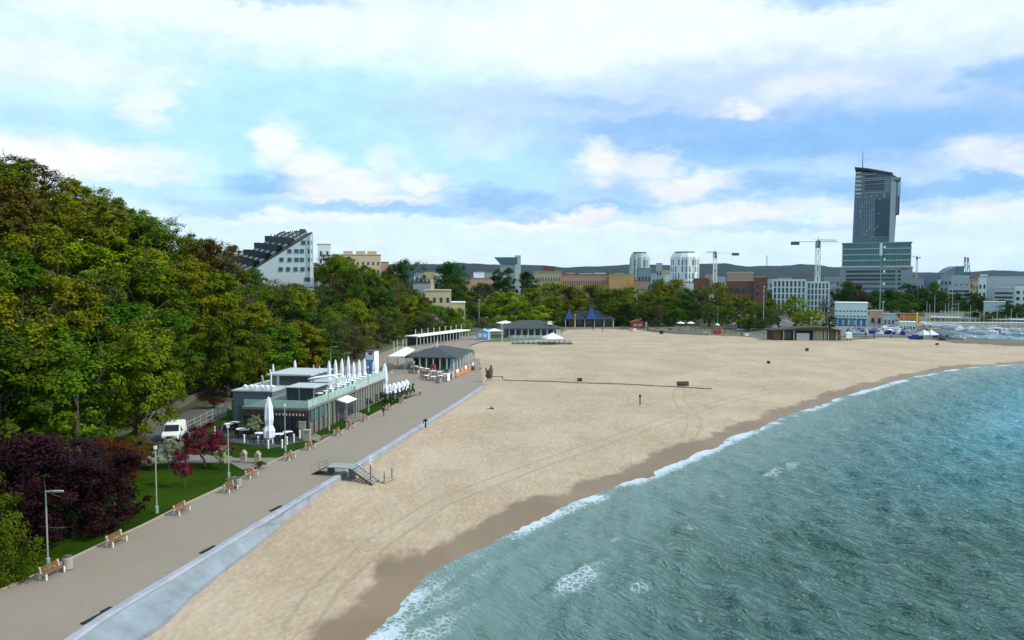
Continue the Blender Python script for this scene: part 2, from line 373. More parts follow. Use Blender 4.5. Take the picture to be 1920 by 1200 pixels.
# --- sand
m, N, L, b = amat('sand')
at = nd(N, 'ShaderNodeAttribute', attr='shore'); tc = N.new('ShaderNodeTexCoord')
n1 = nd(N, 'ShaderNodeTexNoise', Scale=.09, Detail=6.0, Roughness=.6); L.new(tc.outputs['Object'], n1.inputs['Vector'])
n2 = nd(N, 'ShaderNodeTexNoise', Scale=.9, Detail=8.0, Roughness=.7); L.new(tc.outputs['Object'], n2.inputs['Vector'])
mp = nd(N, 'ShaderNodeMapping'); mp.inputs['Scale'].default_value = (1, .35, 1); mp.inputs['Rotation'].default_value = (0, 0, R(-25)); L.new(tc.outputs['Object'], mp.inputs[0])
n3 = nd(N, 'ShaderNodeTexNoise', Scale=.28, Detail=7.0, Roughness=.65, Distortion=.6); L.new(mp.outputs[0], n3.inputs['Vector'])
c = cmix(N, L, mapr(N, L, n1.outputs['Fac'], .35, .68), (0.3484, 0.256, 0.181), (0.4272, 0.3249, 0.2426))
c = cmix(N, L, mapr(N, L, n3.outputs['Fac'], .48, .72, 0, .45), c, (0.2903, 0.2079, 0.1425))
c = cmix(N, L, mapr(N, L, n2.outputs['Fac'], .42, .7, 0, .55), c, (0.4811, 0.3745, 0.2888))
ta_ = nd(N, 'ShaderNodeAttribute', attr='track'); tl = mth(N, L, 'ABSOLUTE', mth(N, L, 'SUBTRACT', mth(N, L, 'ABSOLUTE', ta_.outputs['Fac']), .85))
rut = mth(N, L, 'MULTIPLY', mapr(N, L, tl, .26, .08), mapr(N, L, n2.outputs['Fac'], .38, .55, .05, .38))
c = cmix(N, L, rut, c, (.20, .158, .11))
wet = mth(N, L, 'ADD', at.outputs['Fac'], mth(N, L, 'MULTIPLY', mth(N, L, 'SUBTRACT', n3.outputs['Fac'], .5), 5.0))
wf = mapr(N, L, mth(N, L, 'ADD', wet, mth(N, L, 'MULTIPLY', mth(N, L, 'SUBTRACT', n1.outputs['Fac'], .5), 6.0)), 3.5, 2.3)
wetc = cmix(N, L, mapr(N, L, n1.outputs['Fac'], .3, .7), (0.1827, 0.1198, 0.07581), (0.2295, 0.1546, 0.1037))
c = cmix(N, L, wf, c, wetc); L.new(c, b.inputs['Base Color'])
L.new(mapr(N, L, wf, 0, 1, .95, .55), b.inputs['Roughness']); b.inputs['Specular IOR Level'].default_value = .3
vr = nd(N, 'ShaderNodeTexVoronoi', Scale=2.2); L.new(tc.outputs['Object'], vr.inputs['Vector'])
rk = N.new('ShaderNodeMath'); rk.operation = 'SINE'; L.new(mth(N, L, 'ADD', mth(N, L, 'MULTIPLY', at.outputs['Fac'], 2.1), mth(N, L, 'MULTIPLY', n3.outputs['Fac'], 9.0)), rk.inputs[0])
hh = mth(N, L, 'ADD', mth(N, L, 'ADD', n2.outputs['Fac'], mth(N, L, 'MULTIPLY', vr.outputs['Distance'], .6)), mth(N, L, 'MULTIPLY', rk.outputs[0], .05))
bp = nd(N, 'ShaderNodeBump', Distance=.2); L.new(hh, bp.inputs['Height']); L.new(mapr(N, L, wf, 0, 1, .65, .06), bp.inputs['Strength']); L.new(bp.outputs[0], b.inputs['Normal'])
xs = np.concatenate([np.arange(-42, 130, .9), np.arange(130, 330, 3), np.arange(330, 901, 30)]); ys = np.concatenate([np.arange(-60, 20, 5), np.arange(20, 290, .9)])
grid('sand', xs, ys, sandzz, MATS['sand'], keep=lambda X, Y: (d_sand(X, Y) > -3.5) & (d_shore(X, Y) > -14), attrs={'shore': d_shore, 'track': trk})
# --- ground (inland)
m, N, L, b = amat('ground')
at = nd(N, 'ShaderNodeAttribute', attr='foot'); tc = N.new('ShaderNodeTexCoord')
n1 = nd(N, 'ShaderNodeTexNoise', Scale=.05, Detail=6.0, Roughness=.6); L.new(tc.outputs['Object'], n1.inputs['Vector'])
n2 = nd(N, 'ShaderNodeTexNoise', Scale=.8, Detail=6.0, Roughness=.7); L.new(tc.outputs['Object'], n2.inputs['Vector'])
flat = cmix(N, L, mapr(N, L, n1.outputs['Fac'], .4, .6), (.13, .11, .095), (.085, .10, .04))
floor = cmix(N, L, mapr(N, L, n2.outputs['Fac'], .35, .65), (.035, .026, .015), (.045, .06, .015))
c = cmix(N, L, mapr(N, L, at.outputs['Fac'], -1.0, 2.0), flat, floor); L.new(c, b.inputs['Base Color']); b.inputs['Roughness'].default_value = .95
bp = nd(N, 'ShaderNodeBump', Distance=.3, Strength=.6); L.new(n2.outputs['Fac'], bp.inputs['Height']); L.new(bp.outputs[0], b.inputs['Normal'])
xs = np.concatenate([np.linspace(-3500, -260, 30), np.arange(-240, -120, 6), np.arange(-120, 40, 2.2), np.arange(40, 330, 5), np.linspace(340, 4200, 50)])
ys = np.concatenate([np.arange(-60, 20, 6), np.arange(20, 320, 2.2), np.arange(320, 600, 10), np.linspace(620, 5200, 60)])
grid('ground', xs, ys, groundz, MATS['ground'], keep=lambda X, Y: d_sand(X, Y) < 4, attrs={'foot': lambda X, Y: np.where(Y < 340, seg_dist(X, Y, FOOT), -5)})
# --- sea
m, N, L, b = amat('sea water')
at = nd(N, 'ShaderNodeAttribute', attr='shore'); fo = nd(N, 'ShaderNodeAttribute', attr='foam'); tc = N.new('ShaderNodeTexCoord')
geo = N.new('ShaderNodeNewGeometry')
big = nd(N, 'ShaderNodeTexNoise', Scale=.035, Detail=4.0, Roughness=.55); L.new(tc.outputs['Object'], big.inputs['Vector'])
mp = nd(N, 'ShaderNodeMapping'); mp.vector_type = 'TEXTURE'; mp.inputs['Scale'].default_value = (2.3, .62, 1); mp.inputs['Rotation'].default_value = (0, 0, R(-50)); L.new(tc.outputs['Object'], mp.inputs[0])
w1 = nd(N, 'ShaderNodeTexNoise', Scale=1.15, Detail=5.0, Roughness=.55, Distortion=.6); L.new(mp.outputs[0], w1.inputs['Vector'])
w2 = nd(N, 'ShaderNodeTexNoise', Scale=.27, Detail=4.0, Roughness=.6, Distortion=.8); L.new(mp.outputs[0], w2.inputs['Vector'])
c = cmix(N, L, mapr(N, L, big.outputs['Fac'], .38, .62), (.095, .190, .172), (.105, .225, .225))
c = cmix(N, L, mapr(N, L, w2.outputs['Fac'], .42, .66, 0, .45), c, (.040, .105, .100))
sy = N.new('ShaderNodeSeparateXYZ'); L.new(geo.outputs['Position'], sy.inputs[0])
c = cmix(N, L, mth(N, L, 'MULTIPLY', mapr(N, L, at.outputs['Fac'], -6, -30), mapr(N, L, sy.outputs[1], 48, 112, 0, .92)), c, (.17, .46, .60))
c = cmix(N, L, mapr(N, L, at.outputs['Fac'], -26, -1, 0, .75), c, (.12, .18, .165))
f1 = nd(N, 'ShaderNodeTexNoise', Scale=2.2, Detail=9.0, Roughness=.72, Distortion=1.2); L.new(tc.outputs['Object'], f1.inputs['Vector'])
f2 = nd(N, 'ShaderNodeTexVoronoi', Scale=2.3, feature='DISTANCE_TO_EDGE'); 
dv = N.new('ShaderNodeVectorMath'); dv.operation = 'ADD'; sc_ = N.new('ShaderNodeVectorMath'); sc_.operation = 'SCALE'; sc_.inputs['Scale'].default_value = .9
L.new(f1.outputs['Color'], sc_.inputs[0]); L.new(tc.outputs['Object'], dv.inputs[0]); L.new(sc_.outputs[0], dv.inputs[1]); L.new(dv.outputs[0], f2.inputs['Vector'])
lace = mapr(N, L, f2.outputs['Distance'], .0, .22, .75, 0)
# swash foam right at the edge, in lobes
edge = mth(N, L, 'MULTIPLY', mapr(N, L, at.outputs['Fac'], -2.4, -.3, 0, 1), mapr(N, L, at.outputs['Fac'], .9, .2, 0, 1))
lob = nd(N, 'ShaderNodeTexNoise', Scale=.16, Detail=3.0); L.new(tc.outputs['Object'], lob.inputs['Vector'])
edge = mth(N, L, 'MULTIPLY', edge, mapr(N, L, lob.outputs['Fac'], .38, .58, .35, .95))
dens = mth(N, L, 'ADD', fo.outputs['Fac'], edge)
sig = mth(N, L, 'ADD', mth(N, L, 'ADD', mth(N, L, 'MULTIPLY', lace, .55), mth(N, L, 'MULTIPLY', f1.outputs['Fac'], .75)), dens)
foam = mth(N, L, 'MULTIPLY', mapr(N, L, sig, .95, 1.45), mapr(N, L, dens, .05, .3))
c = cmix(N, L, foam, c, (.50, .55, .64)); L.new(c, b.inputs['Base Color'])
L.new(mapr(N, L, foam, 0, 1, .07, .7), b.inputs['Roughness']); b.inputs['IOR'].default_value = 1.333; b.inputs['Specular IOR Level'].default_value = .5
hh = mth(N, L, 'ADD', mth(N, L, 'MULTIPLY', mth(N, L, 'ABSOLUTE', mth(N, L, 'SUBTRACT', w1.outputs['Fac'], .5)), -2.6), mth(N, L, 'MULTIPLY', w2.outputs['Fac'], .8))
w3 = nd(N, 'ShaderNodeTexNoise', Scale=2.6, Detail=4.0, Roughness=.6, Distortion=.4); L.new(mp.outputs[0], w3.inputs['Vector'])
hh = mth(N, L, 'ADD', hh, mth(N, L, 'MULTIPLY', w3.outputs['Fac'], .45))
hh = mth(N, L, 'ADD', hh, mth(N, L, 'MULTIPLY', foam, .12))
bp = nd(N, 'ShaderNodeBump', Distance=.9); L.new(hh, bp.inputs['Height']); L.new(mapr(N, L, at.outputs['Fac'], -22, 0, .95, .25), bp.inputs['Strength']); L.new(bp.outputs[0], b.inputs['Normal'])
WV = []
rg = np.random.default_rng(11)
for i in range(46):
    lam = .95*(5.2/.95)**rg.random(); th = R(205)+rg.normal(0, .40); k = 2*pi/lam
    WV.append((k*cos(th), k*sin(th), rg.random()*2*pi, .0140*lam**.85))
# breaking waves and foam patches: (px, py, half length m, half width m, density, crest height)
FP = [(1085, 1090, 3.6, 1.7, .62, .30), (1055, 1100, 2.2, .9, .6, .2), (1125, 1055, 1.6, .8, .4, .2), (1192, 1102, 1.3, .8, .62, .28), (1290, 995, 1.3, .35, .5, .25), (1240, 1060, .9, .3, .4, .15),
      (1150, 1010, 1.2, .5, .45, .15), (1195, 960, 1.2, .3, .3, .12), (1445, 888, 3.2, .9, .6, .2), (1485, 872, 3.4, 1.1, .5, .15), (1350, 932, 1.3, .4, .4, .12), (1380, 912, 2.2, .4, .35, .1),
      (790, 1180, 4.2, 1.5, .48, .10), (725, 1195, 2.2, 1.1, .46, .05), (830, 1120, 4.2, 1.1, .38, .10), (900, 1075, 4.0, .9, .34, .06), (980, 1030, 5, .7, .25, .08), (870, 1150, 3, .6, .38, .08),
      (1585, 805, 2.0, .5, .45, .1), (1730, 830, 1.6, .6, .3, .1), (1690, 730, 5, .9, .36, .1), (1640, 745, 5, .8, .32, .1), (1780, 712, 8, .9, .34, .1), (1850, 718, 9, .9, .26, .1), (1560, 770, 6, .8, .3, .08),
      (1860, 870, 1.4, .5, .3, .1), (1600, 930, 1.2, .4, .28, .1), (1480, 1000, .9, .3, .25, .1)]
FPW = []
for (u, v, a, w_, den, ch) in FP:
    p = G(u, v, 0); ang = atan2(*(lambda q: (q.y, q.x))(G(u+40, v-(26 if u < 1500 else 14), 0)-p))
    FPW.append((p.x, p.y, ang, a, w_, den, ch))
for i in range(26):
    lam = .8+1.3*rg.random(); th = R(215)+rg.normal(0, .5); k = 2*pi/lam; WV.append((k*cos(th), k*sin(th), rg.random()*2*pi, .0150*lam))
def foam_f(X, Y):
    r = np.zeros(X.shape)
    for (x, y, an, a, w_, den, ch) in FPW:
        dx, dy = X-x, Y-y; s = dx*cos(an)+dy*sin(an); t = -dx*sin(an)+dy*cos(an); t = t+.25*np.sin(s*1.7/max(a, .5)+x)*w_
        # sharp front edge on the shoreward side, trailing foam seaward
        tt = np.where(t > 0, t/(w_*.55), -t/(w_*1.3)); r = np.maximum(r, den*sst(1.15, .35, np.sqrt((s/a)**2+tt**2)))
    return r
def seaz(X, Y):
    d = d_shore(X, Y); amp = .35+.65*sst(-1, -22, d); z = np.zeros(X.shape)
    fade = sst(260, 150, np.hypot(X, Y))
    for kx, ky, ph, a in WV:
        z += a*np.sin(kx*X+ky*Y+ph)
    z = z*amp*fade*sst(.5, -2.5, d)
    z = z+np.abs(z)*.35
    for (x, y, an, a, w_, den, ch) in FPW:
        dx, dy = X-x, Y-y; s = dx*cos(an)+dy*sin(an); t = -dx*sin(an)+dy*cos(an)-w_*.45
        z += ch*np.exp(-(s/a)**2*1.2)*np.exp(-(np.where(t > 0, t/(.35), t/(w_*.8)))**2)
    # long low shoaling swells parallel to the beach
    z += .13*np.sin(d*2*pi/8.5+2.2*(vnoise(X, Y, 14, 4)-.5)*3)*sst(-2, -8, d)*sst(-55, -20, d)
    return z
xs = np.concatenate([np.arange(-60, -16, 4), np.arange(-16, 60, .33), np.arange(60, 128, .55), np.arange(128, 260, 6), np.linspace(270, 5000, 30)])
ys = np.concatenate([np.linspace(-900, -30, 10), np.arange(-20, 34, 4), np.arange(34, 90, .33), np.arange(90, 186, .6), [190, 200]])
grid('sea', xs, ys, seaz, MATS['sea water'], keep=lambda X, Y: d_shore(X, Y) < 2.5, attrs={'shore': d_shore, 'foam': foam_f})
# marina water
sheet('marina_water', [(168, 209), (700, 209), (700, 305), (130, 300), (130, 236)], .35, mat('marina water', (.12, .20, .27), rough=.12, var=.3, sc=.3, bump=.35, bsc=.9, spec=.6))
# --- paved strips
def resamp(pts, n):
    P = [Vector(p[:2]) for p in pts]; d = [0]
    for a, c_ in zip(P[:-1], P[1:]): d.append(d[-1]+(c_-a).length)
    o = []
    for i in range(n):
        t = d[-1]*i/(n-1); o.append((float(np.interp(t, d, [p.x for p in P])), float(np.interp(t, d, [p.y for p in P]))))
    return o
def offset(pts, w):
    P = [Vector(p[:2]) for p in pts]; o = []
    for i, p in enumerate(P):
        t = (P[min(i+1, len(P)-1)]-P[max(i-1, 0)]).normalized(); o.append((p.x+t.y*w, p.y-t.x*w))
    return o                                   # positive = to the right of travel
def sweep(pts, prof):
    """prof: list of (offset to the right, z); closed loop swept along pts"""
    mb = MB(); k = len(prof); rows = [offset(pts, o) for o, z in prof]
    for i in range(len(pts)):
        for j in range(k): mb.v.append((rows[j][i][0], rows[j][i][1], prof[j][1]))
    for i in range(len(pts)-1):
        for j in range(k): mb.f.append((i*k+j, i*k+(j+1) % k, (i+1)*k+(j+1) % k, (i+1)*k+j))
    mb.f += [tuple(range(k)), tuple((len(pts)-1)*k+j for j in reversed(range(k)))]
    return mb
m, N, L, b = amat('paving')
tc = N.new('ShaderNodeTexCoord')
mp = nd(N, 'ShaderNodeMapping'); mp.inputs['Rotation'].default_value = (0, 0, R(9)); L.new(tc.outputs['Object'], mp.inputs[0])
br = N.new('ShaderNodeTexBrick'); br.inputs['Scale'].default_value = 1; br.inputs['Brick Width'].default_value = .6; br.inputs['Row Height'].default_value = .4; br.inputs['Mortar Size'].default_value = .012
br.inputs['Color1'].default_value = (.252, .198, .166, 1); br.inputs['Color2'].default_value = (.238, .189, .158, 1); br.inputs['Mortar'].default_value = (.205, .162, .134, 1)
L.new(mp.outputs[0], br.inputs['Vector'])
n1 = nd(N, 'ShaderNodeTexNoise', Scale=.18, Detail=6.0, Roughness=.6); L.new(tc.outputs['Object'], n1.inputs['Vector'])
n2 = nd(N, 'ShaderNodeTexNoise', Scale=1.3, Detail=6.0, Roughness=.7, Distortion=1.0); L.new(tc.outputs['Object'], n2.inputs['Vector'])
c = cmix(N, L, mapr(N, L, n1.outputs['Fac'], .42, .66, 0, .55), br.outputs['Color'], (0.2225, 0.1824, 0.131))
c = cmix(N, L, mapr(N, L, n2.outputs['Fac'], .5, .75, 0, .4), c, (0.2937, 0.216, 0.1755))
L.new(c, b.inputs['Base Color']); b.inputs['Roughness'].default_value = .85
mat('concrete pale', (.29, .30, .355), rough=.7, var=.22, sc=.8, bump=.15)
mat('concrete slope', (.22, .25, .29), rough=.6, var=.25, sc=.5, bump=.2)
mat('kerb stone', (.34, .29, .22), rough=.8, var=.15)
m, N, L, b = amat('lawn')
tc = N.new('ShaderNodeTexCoord'); n1 = nd(N, 'ShaderNodeTexNoise', Scale=.22, Detail=5.0, Roughness=.6); L.new(tc.outputs['Object'], n1.inputs['Vector'])
n2 = nd(N, 'ShaderNodeTexNoise', Scale=5.0, Detail=6.0, Roughness=.75); L.new(tc.outputs['Object'], n2.inputs['Vector'])
c = cmix(N, L, mapr(N, L, n1.outputs['Fac'], .35, .68), (.008, .028, .0006), (.024, .052, .0008))
c = cmix(N, L, mapr(N, L, n2.outputs['Fac'], .4, .7, 0, .6), c, (.034, .068, .002)); L.new(c, b.inputs['Base Color']); b.inputs['Roughness'].default_value = .95; b.inputs['Specular IOR Level'].default_value = .05
bp = nd(N, 'ShaderNodeBump', Distance=.08, Strength=.5); L.new(n2.outputs['Fac'], bp.inputs['Height']); L.new(bp.outputs[0], b.inputs['Normal'])
mat('asphalt', (.085, .08, .082), rough=.9, var=.2, sc=.6); mat('path slab', (.19, .17, .14), rough=.9, var=.15)
mat('soil', (.10, .07, .05), rough=1, var=.3)
LEFT = pxl([(-130, 1170), (0, 1108), (70, 1078), (130, 1050), (215, 1010), (270, 985), (350, 945), (430, 908), (490, 877), (540, 853), (600, 830), (645, 806), (690, 783), (730, 762), (790, 737)], LZ)
ld = Vector(LEFT[1])-Vector(LEFT[0]); LEFT = [(LEFT[0][0]+1.5, -30)]+LEFT
PL = LEFT+pxl([(830, 718)], LZ); a_ = resamp(PL, 60); w_ = resamp(WALL, 60)
mb = MB()
for i in range(59): mb.quad((*a_[i], LZ), (*w_[i], LZ), (*w_[i+1], LZ), (*a_[i+1], LZ))
o = mb.build('promenade', 'paving'); o['kind'] = 'structure'
# plaza beyond the café, and lawns / paths beside the promenade
sheet('plaza', pxl([(660, 762), (700, 745), (730, 750), (790, 737), (830, 718), (905, 724), (902, 700), (897, 680), (885, 662), (880, 648), (900, 641), (930, 636), (900, 628), (770, 640), (690, 672), (640, 690), (610, 720)], LZ), LZ-.012, 'paving')
sheet('lawn', LEFT[:-1]+pxl([(785, 735), (700, 745), (575, 820), (485, 800), (420, 760)], LZ)+[(-44, 95), (-44, 60), (-46, -30)], LZ-.03, 'lawn')
o = sweep(LEFT[:-1], [(-.16, 1.6), (-.16, LZ+.07), (.0, LZ+.07), (.0, 1.6)]).build('kerb', 'kerb stone'); o['kind'] = 'structure'
sheet('footpath', pxl([(545, 853), (513, 872), (455, 880), (433, 868), (370, 868), (280, 868), (275, 853), (370, 852), (428, 853), (440, 858), (520, 858)], LZ), LZ-.018, 'path slab')
sheet('access_road', pxl([(225, 872), (282, 872), (345, 832), (375, 800), (425, 780), (425, 752), (445, 742), (420, 737), (345, 768), (282, 795), (262, 830)], LZ), LZ-.02, 'asphalt')
sheet('terrace_paving', pxl([(428, 826), (470, 836), (512, 840), (548, 832), (586, 822), (578, 812), (480, 800), (420, 790), (412, 808)], LZ), LZ-.014, mat('terrace dark', (.06, .058, .065), rough=.8, var=.25))
sheet('cafe_forecourt', pxl([(578, 822), (598, 828), (612, 824), (600, 816), (590, 812)], LZ), LZ-.010, 'path slab')
sheet('cafe_entrance_path', pxl([(645, 787), (668, 794), (693, 781), (668, 770)], LZ), LZ-.010, 'path slab')
for i, pp in enumerate([[(480, 876), (512, 878), (500, 884), (478, 890)], [(596, 833), (618, 822), (628, 812), (604, 815)]]): sheet('flower_bed', pxl(pp, LZ), LZ-.008, 'soil')
# seawall: parapet kerb with sloping apron, and the revetment that widens towards the camera
o = sweep(WALL, [(-.22, 1.3), (-.22, LZ+.04), (-.14, LZ+.10), (.26, LZ+.10), (.36, LZ+.02), (.46, .5), (-.22, .5)]).build('seawall', 'concrete pale')
tag(o, 'long pale concrete seawall kerb along the seaward edge of the promenade', 'seawall')
ta = resamp(WALL[1:], 50); tb = resamp(TOE, 50)
t0 = Vector(ta[0])-Vector(ta[1]); ta = [tuple(Vector(ta[0])+t0.normalized()*34)]+ta; tb = [tuple(Vector(tb[0])+t0.normalized()*34+Vector((3.0, 0)))]+tb
mb = MB()
for i in range(50):
    p, q, r_, s_ = ta[i], ta[i+1], tb[i+1], tb[i]
    e = .42; mb.quad((p[0]+e, p[1], 1.66), (s_[0]+.1, s_[1], .86), (r_[0]+.1, r_[1], .86), (q[0]+e, q[1], 1.66))
    mb.quad((s_[0]+.1, s_[1], .86), (s_[0]+.15, s_[1], .3), (r_[0]+.15, r_[1], .3), (r_[0]+.1, r_[1], .86))
tag(mb.build('sloping_revetment', 'concrete slope'), 'pale blue grey sloping concrete apron between seawall kerb and sand', 'revetment')
# distant wooded hills
m, N, L, b = amat('hills')
tc = N.new('ShaderNodeTexCoord'); n1 = nd(N, 'ShaderNodeTexNoise', Scale=.012, Detail=8.0, Roughness=.7); L.new(tc.outputs['Object'], n1.inputs['Vector'])
c = cmix(N, L, mapr(N, L, n1.outputs['Fac'], .35, .65), (.002, .009, .016), (.005, .017, .024)); L.new(c, b.inputs['Base Color']); b.inputs['Roughness'].default_value = 1
SK = [(300, 505), (600, 503), (740, 497), (860, 494), (940, 497), (1020, 499), (1060, 503), (1100, 500), (1180, 497), (1280, 496), (1360, 494), (1400, 500), (1440, 499), (1500, 495), (1560, 501), (1640, 506), (1720, 511), (1800, 512), (1880, 507), (1960, 512), (2300, 505)]
def hillsz(X, Y):
    px = 960+1400*X/Y; top = np.interp(px, [p[0] for p in SK], [p[1] for p in SK])
    H = CZ+(HOR-top-3)/F*2700
    r = sst(1900, 2650, Y)*sst(4600, 3000, Y)
    return (H-2)*r*(1+.04*(vnoise(X, Y, 160, 2)-.5)*2)+3.5*vnoise(X, Y, 26, 12)*r+1.3+6*vnoise(X, Y, 60, 13)*r
grid('hills', np.arange(-2200, 3600, 22.0), np.concatenate([np.arange(1880, 2500, 60), np.arange(2500, 2900, 22), np.arange(2900, 4700, 120)]), hillsz, MATS['hills'])
# ============================================================ TREES
leafmat('leaf olive', (0.0659, 0.0907, 0.0022), (0.1991, 0.2261, 0.0031))
leafmat('leaf green', (0.0421, 0.0864, 0.0022), (0.1260, 0.1981, 0.0040))
leafmat('leaf bright green', (.025, .065, .002), (.085, .17, .004))
leafmat('leaf dark green', (0.0194, 0.0551, 0.0054), (0.0600, 0.1170, 0.0081))
leafmat('leaf lime', (0.1166, 0.1706, 0.0022), (0.3041, 0.3482, 0.0050))
leafmat('leaf copper', (.045, .036, .004), (.125, .092, .008), hue=.05)
leafmat('leaf rust', (.060, .018, .005), (.150, .045, .012), hue=.05)
leafmat('leaf grey brown', (0.0696, 0.0588, 0.0216), (0.1501, 0.1379, 0.0464), hue=.06)
leafmat('leaf plum', (.014, .004, .007), (.052, .013, .020), hue=.03)
leafmat('leaf magenta', (.11, .008, .028), (.30, .030, .085), hue=.02)
leafmat('leaf blossom', (.22, .24, .09), (.62, .62, .42), hue=.03)
leafmat('leaf shrub', (.035, .052, .002), (.105, .140, .004), hue=.03)
mat('bark', (.070, .055, .042), rough=.95, var=.3, sc=2, bump=.4)
mat('bark pale', (.17, .15, .12), rough=.9, var=.3, sc=2)
def crown_mesh(seed, H=14, rx=4.6, base=.07, n=7000, leaf=.34, lobes=13, clumps=90, shape='round', fill=.55):
    rg = np.random.default_rng(seed); z0 = H*base
    C = []
    for i in range(lobes):
        t = (i+.5)/lobes; z = z0+(H-z0)*(.12+.80*t)
        if shape == 'round': w = sqrt(max(0, 1-(1.62*t-.66)**2*.95))
        elif shape == 'cone': w = 1.05-t
        elif shape == 'tall': w = .9*sqrt(max(.02, 1-(2*t-1)**2*.98))
        else: w = sqrt(max(0, 1-(1.35*t-.35)**2)) if t > .2 else .75
        a = rg.random()*2*pi+i*2.4; r = rx*w*(.42+.30*rg.random())
        C.append((r*cos(a), r*sin(a), z, rx*max(.22, w)*(.44+.22*rg.random())))
    C = np.array(C)
    li = rg.integers(0, lobes, clumps); d = rg.normal(size=(clumps, 3)); d /= np.linalg.norm(d, axis=1)[:, None]
    rr = C[li, 3]*(fill+(1.08-fill)*rg.random(clumps)**.6)
    CC = C[li, :3]+d*rr[:, None]*np.array([1, 1, .85]); cr = (.55+.75*rg.random(clumps))*rx/5.2
    ci = rg.integers(0, clumps, n); e = rg.normal(size=(n, 3)); e /= np.linalg.norm(e, axis=1)[:, None]
    P = CC[ci]+e*(cr[ci]*(.35+.75*rg.random(n)))[:, None]*np.array([1, 1, .8])
    P[:, 2] = np.maximum(P[:, 2], .25)
    ou = P-np.array([0, 0, H*.45]); ou /= np.linalg.norm(ou, axis=1)[:, None]+1e-6; nrm = e*.6+ou*.7+rg.normal(size=(n, 3))*.34+np.array([0, 0, .3]); nrm /= np.linalg.norm(nrm, axis=1)[:, None]
    t = np.cross(nrm, rg.normal(size=(n, 3))); t /= np.linalg.norm(t, axis=1)[:, None]; b = np.cross(nrm, t)
    s = (leaf*(.6+.8*rg.random(n)))[:, None]
    V = np.stack([P-t*s*.5, P+b*s*.34, P+t*s*.5, P-b*s*.34], 1).reshape(-1, 3); Fq = np.arange(n*4).reshape(-1, 4)
    o = rawmesh('crown', V, Fq, None, smooth=False); me = o.data; me.materials.append(MATS['leaf green']); bpy.data.objects.remove(o)
    # trunk with limbs towards the lobes
    mb = MB(); th = C[:, 2].max()*.8
    bend = [(0, 0, -1.2), (.1*rg.normal(), .1*rg.normal(), H*.15), (.3*rg.normal(), .3*rg.normal(), H*.4), (.4*rg.normal(), .4*rg.normal(), th)]
    mb.tube(bend, [H*.028, H*.021, H*.014, H*.004], 8)
    for c in C[::max(1, lobes//9)]:
        zb = max(H*.14, c[2]-H*.24); q = (np.interp(zb, [0, H*.4, th], [0, bend[2][0], bend[3][0]]), np.interp(zb, [0, H*.4, th], [0, bend[2][1], bend[3][1]]), zb)
        mid = (lerp(q[0], c[0], .55), lerp(q[1], c[1], .55), lerp(q[2], c[2], .4)); mb.tube([q, mid, tuple(c[:3]), tuple(np.array(c[:3])+rg.normal(size=3)*c[3]*.5+np.array([0, 0, c[3]*.6]))], [H*.010, H*.007, H*.004, H*.0015], 5)
    to = mb.build('trunk', 'bark', smooth=True); tm = to.data; bpy.data.objects.remove(to)
    return me, tm
PROTO = {
 'broad': [crown_mesh(20+i, n=11500, lobes=19, clumps=150) for i in range(4)],
 'sparse': [crown_mesh(40+i, n=3000, lobes=16, clumps=150, leaf=.28, fill=.75) for i in range(3)],
 'dome': [crown_mesh(50+i, H=10, rx=5.2, base=.08, n=9000, lobes=14, clumps=140, shape='dome', leaf=.30) for i in range(2)],
 'tall': [crown_mesh(60+i, H=16, rx=3.6, base=.04, n=7500, lobes=16, clumps=110, shape='tall') for i in range(2)],
 'full': [crown_mesh(100+i, H=14, rx=6.0, base=.0, n=12000, lobes=20, clumps=190, shape='dome', leaf=.36) for i in range(4)],
 'small': [crown_mesh(70+i, H=4, rx=1.7, base=.30, n=4200, lobes=9, clumps=60, leaf=.15) for i in range(3)],
 'cone': [crown_mesh(80, H=4, rx=1.3, base=.03, n=3000, lobes=9, clumps=50, shape='cone', leaf=.16)],
 'bush': [crown_mesh(90+i, H=5, rx=3.0, base=.0, n=10000, lobes=12, clumps=120, shape='dome', leaf=.17) for i in range(2)],
}
PH = {'full': 14, 'broad': 14, 'sparse': 14, 'dome': 10, 'tall': 16, 'small': 4, 'cone': 4, 'bush': 5}
PW = {'full': 6.0, 'broad': 4.6, 'sparse': 4.6, 'dome': 5.2, 'tall': 3.6, 'small': 1.7, 'cone': 1.3, 'bush': 3.0}
def tree(x, y, z, form, leafm, h, w, label, group=None, name='broadleaf_tree', cat='tree', bark='bark', var=None):
    v = PROTO[form][var if var is not None else random.randrange(len(PROTO[form]))]
    r = thing(name, label, cat, (x, y, z), random.random()*6.28, group)
    r.scale = (w/PW[form],)*2+(h/PH[form],)
    for nm, me, mm in (('crown', v[0], leafm), ('trunk', v[1], bark)):
        o = bpy.data.objects.new(nm, me); COL.objects.link(o); o.parent = r
        o.material_slots[0].link = 'OBJECT'; o.material_slots[0].material = MATS[mm]
    return r
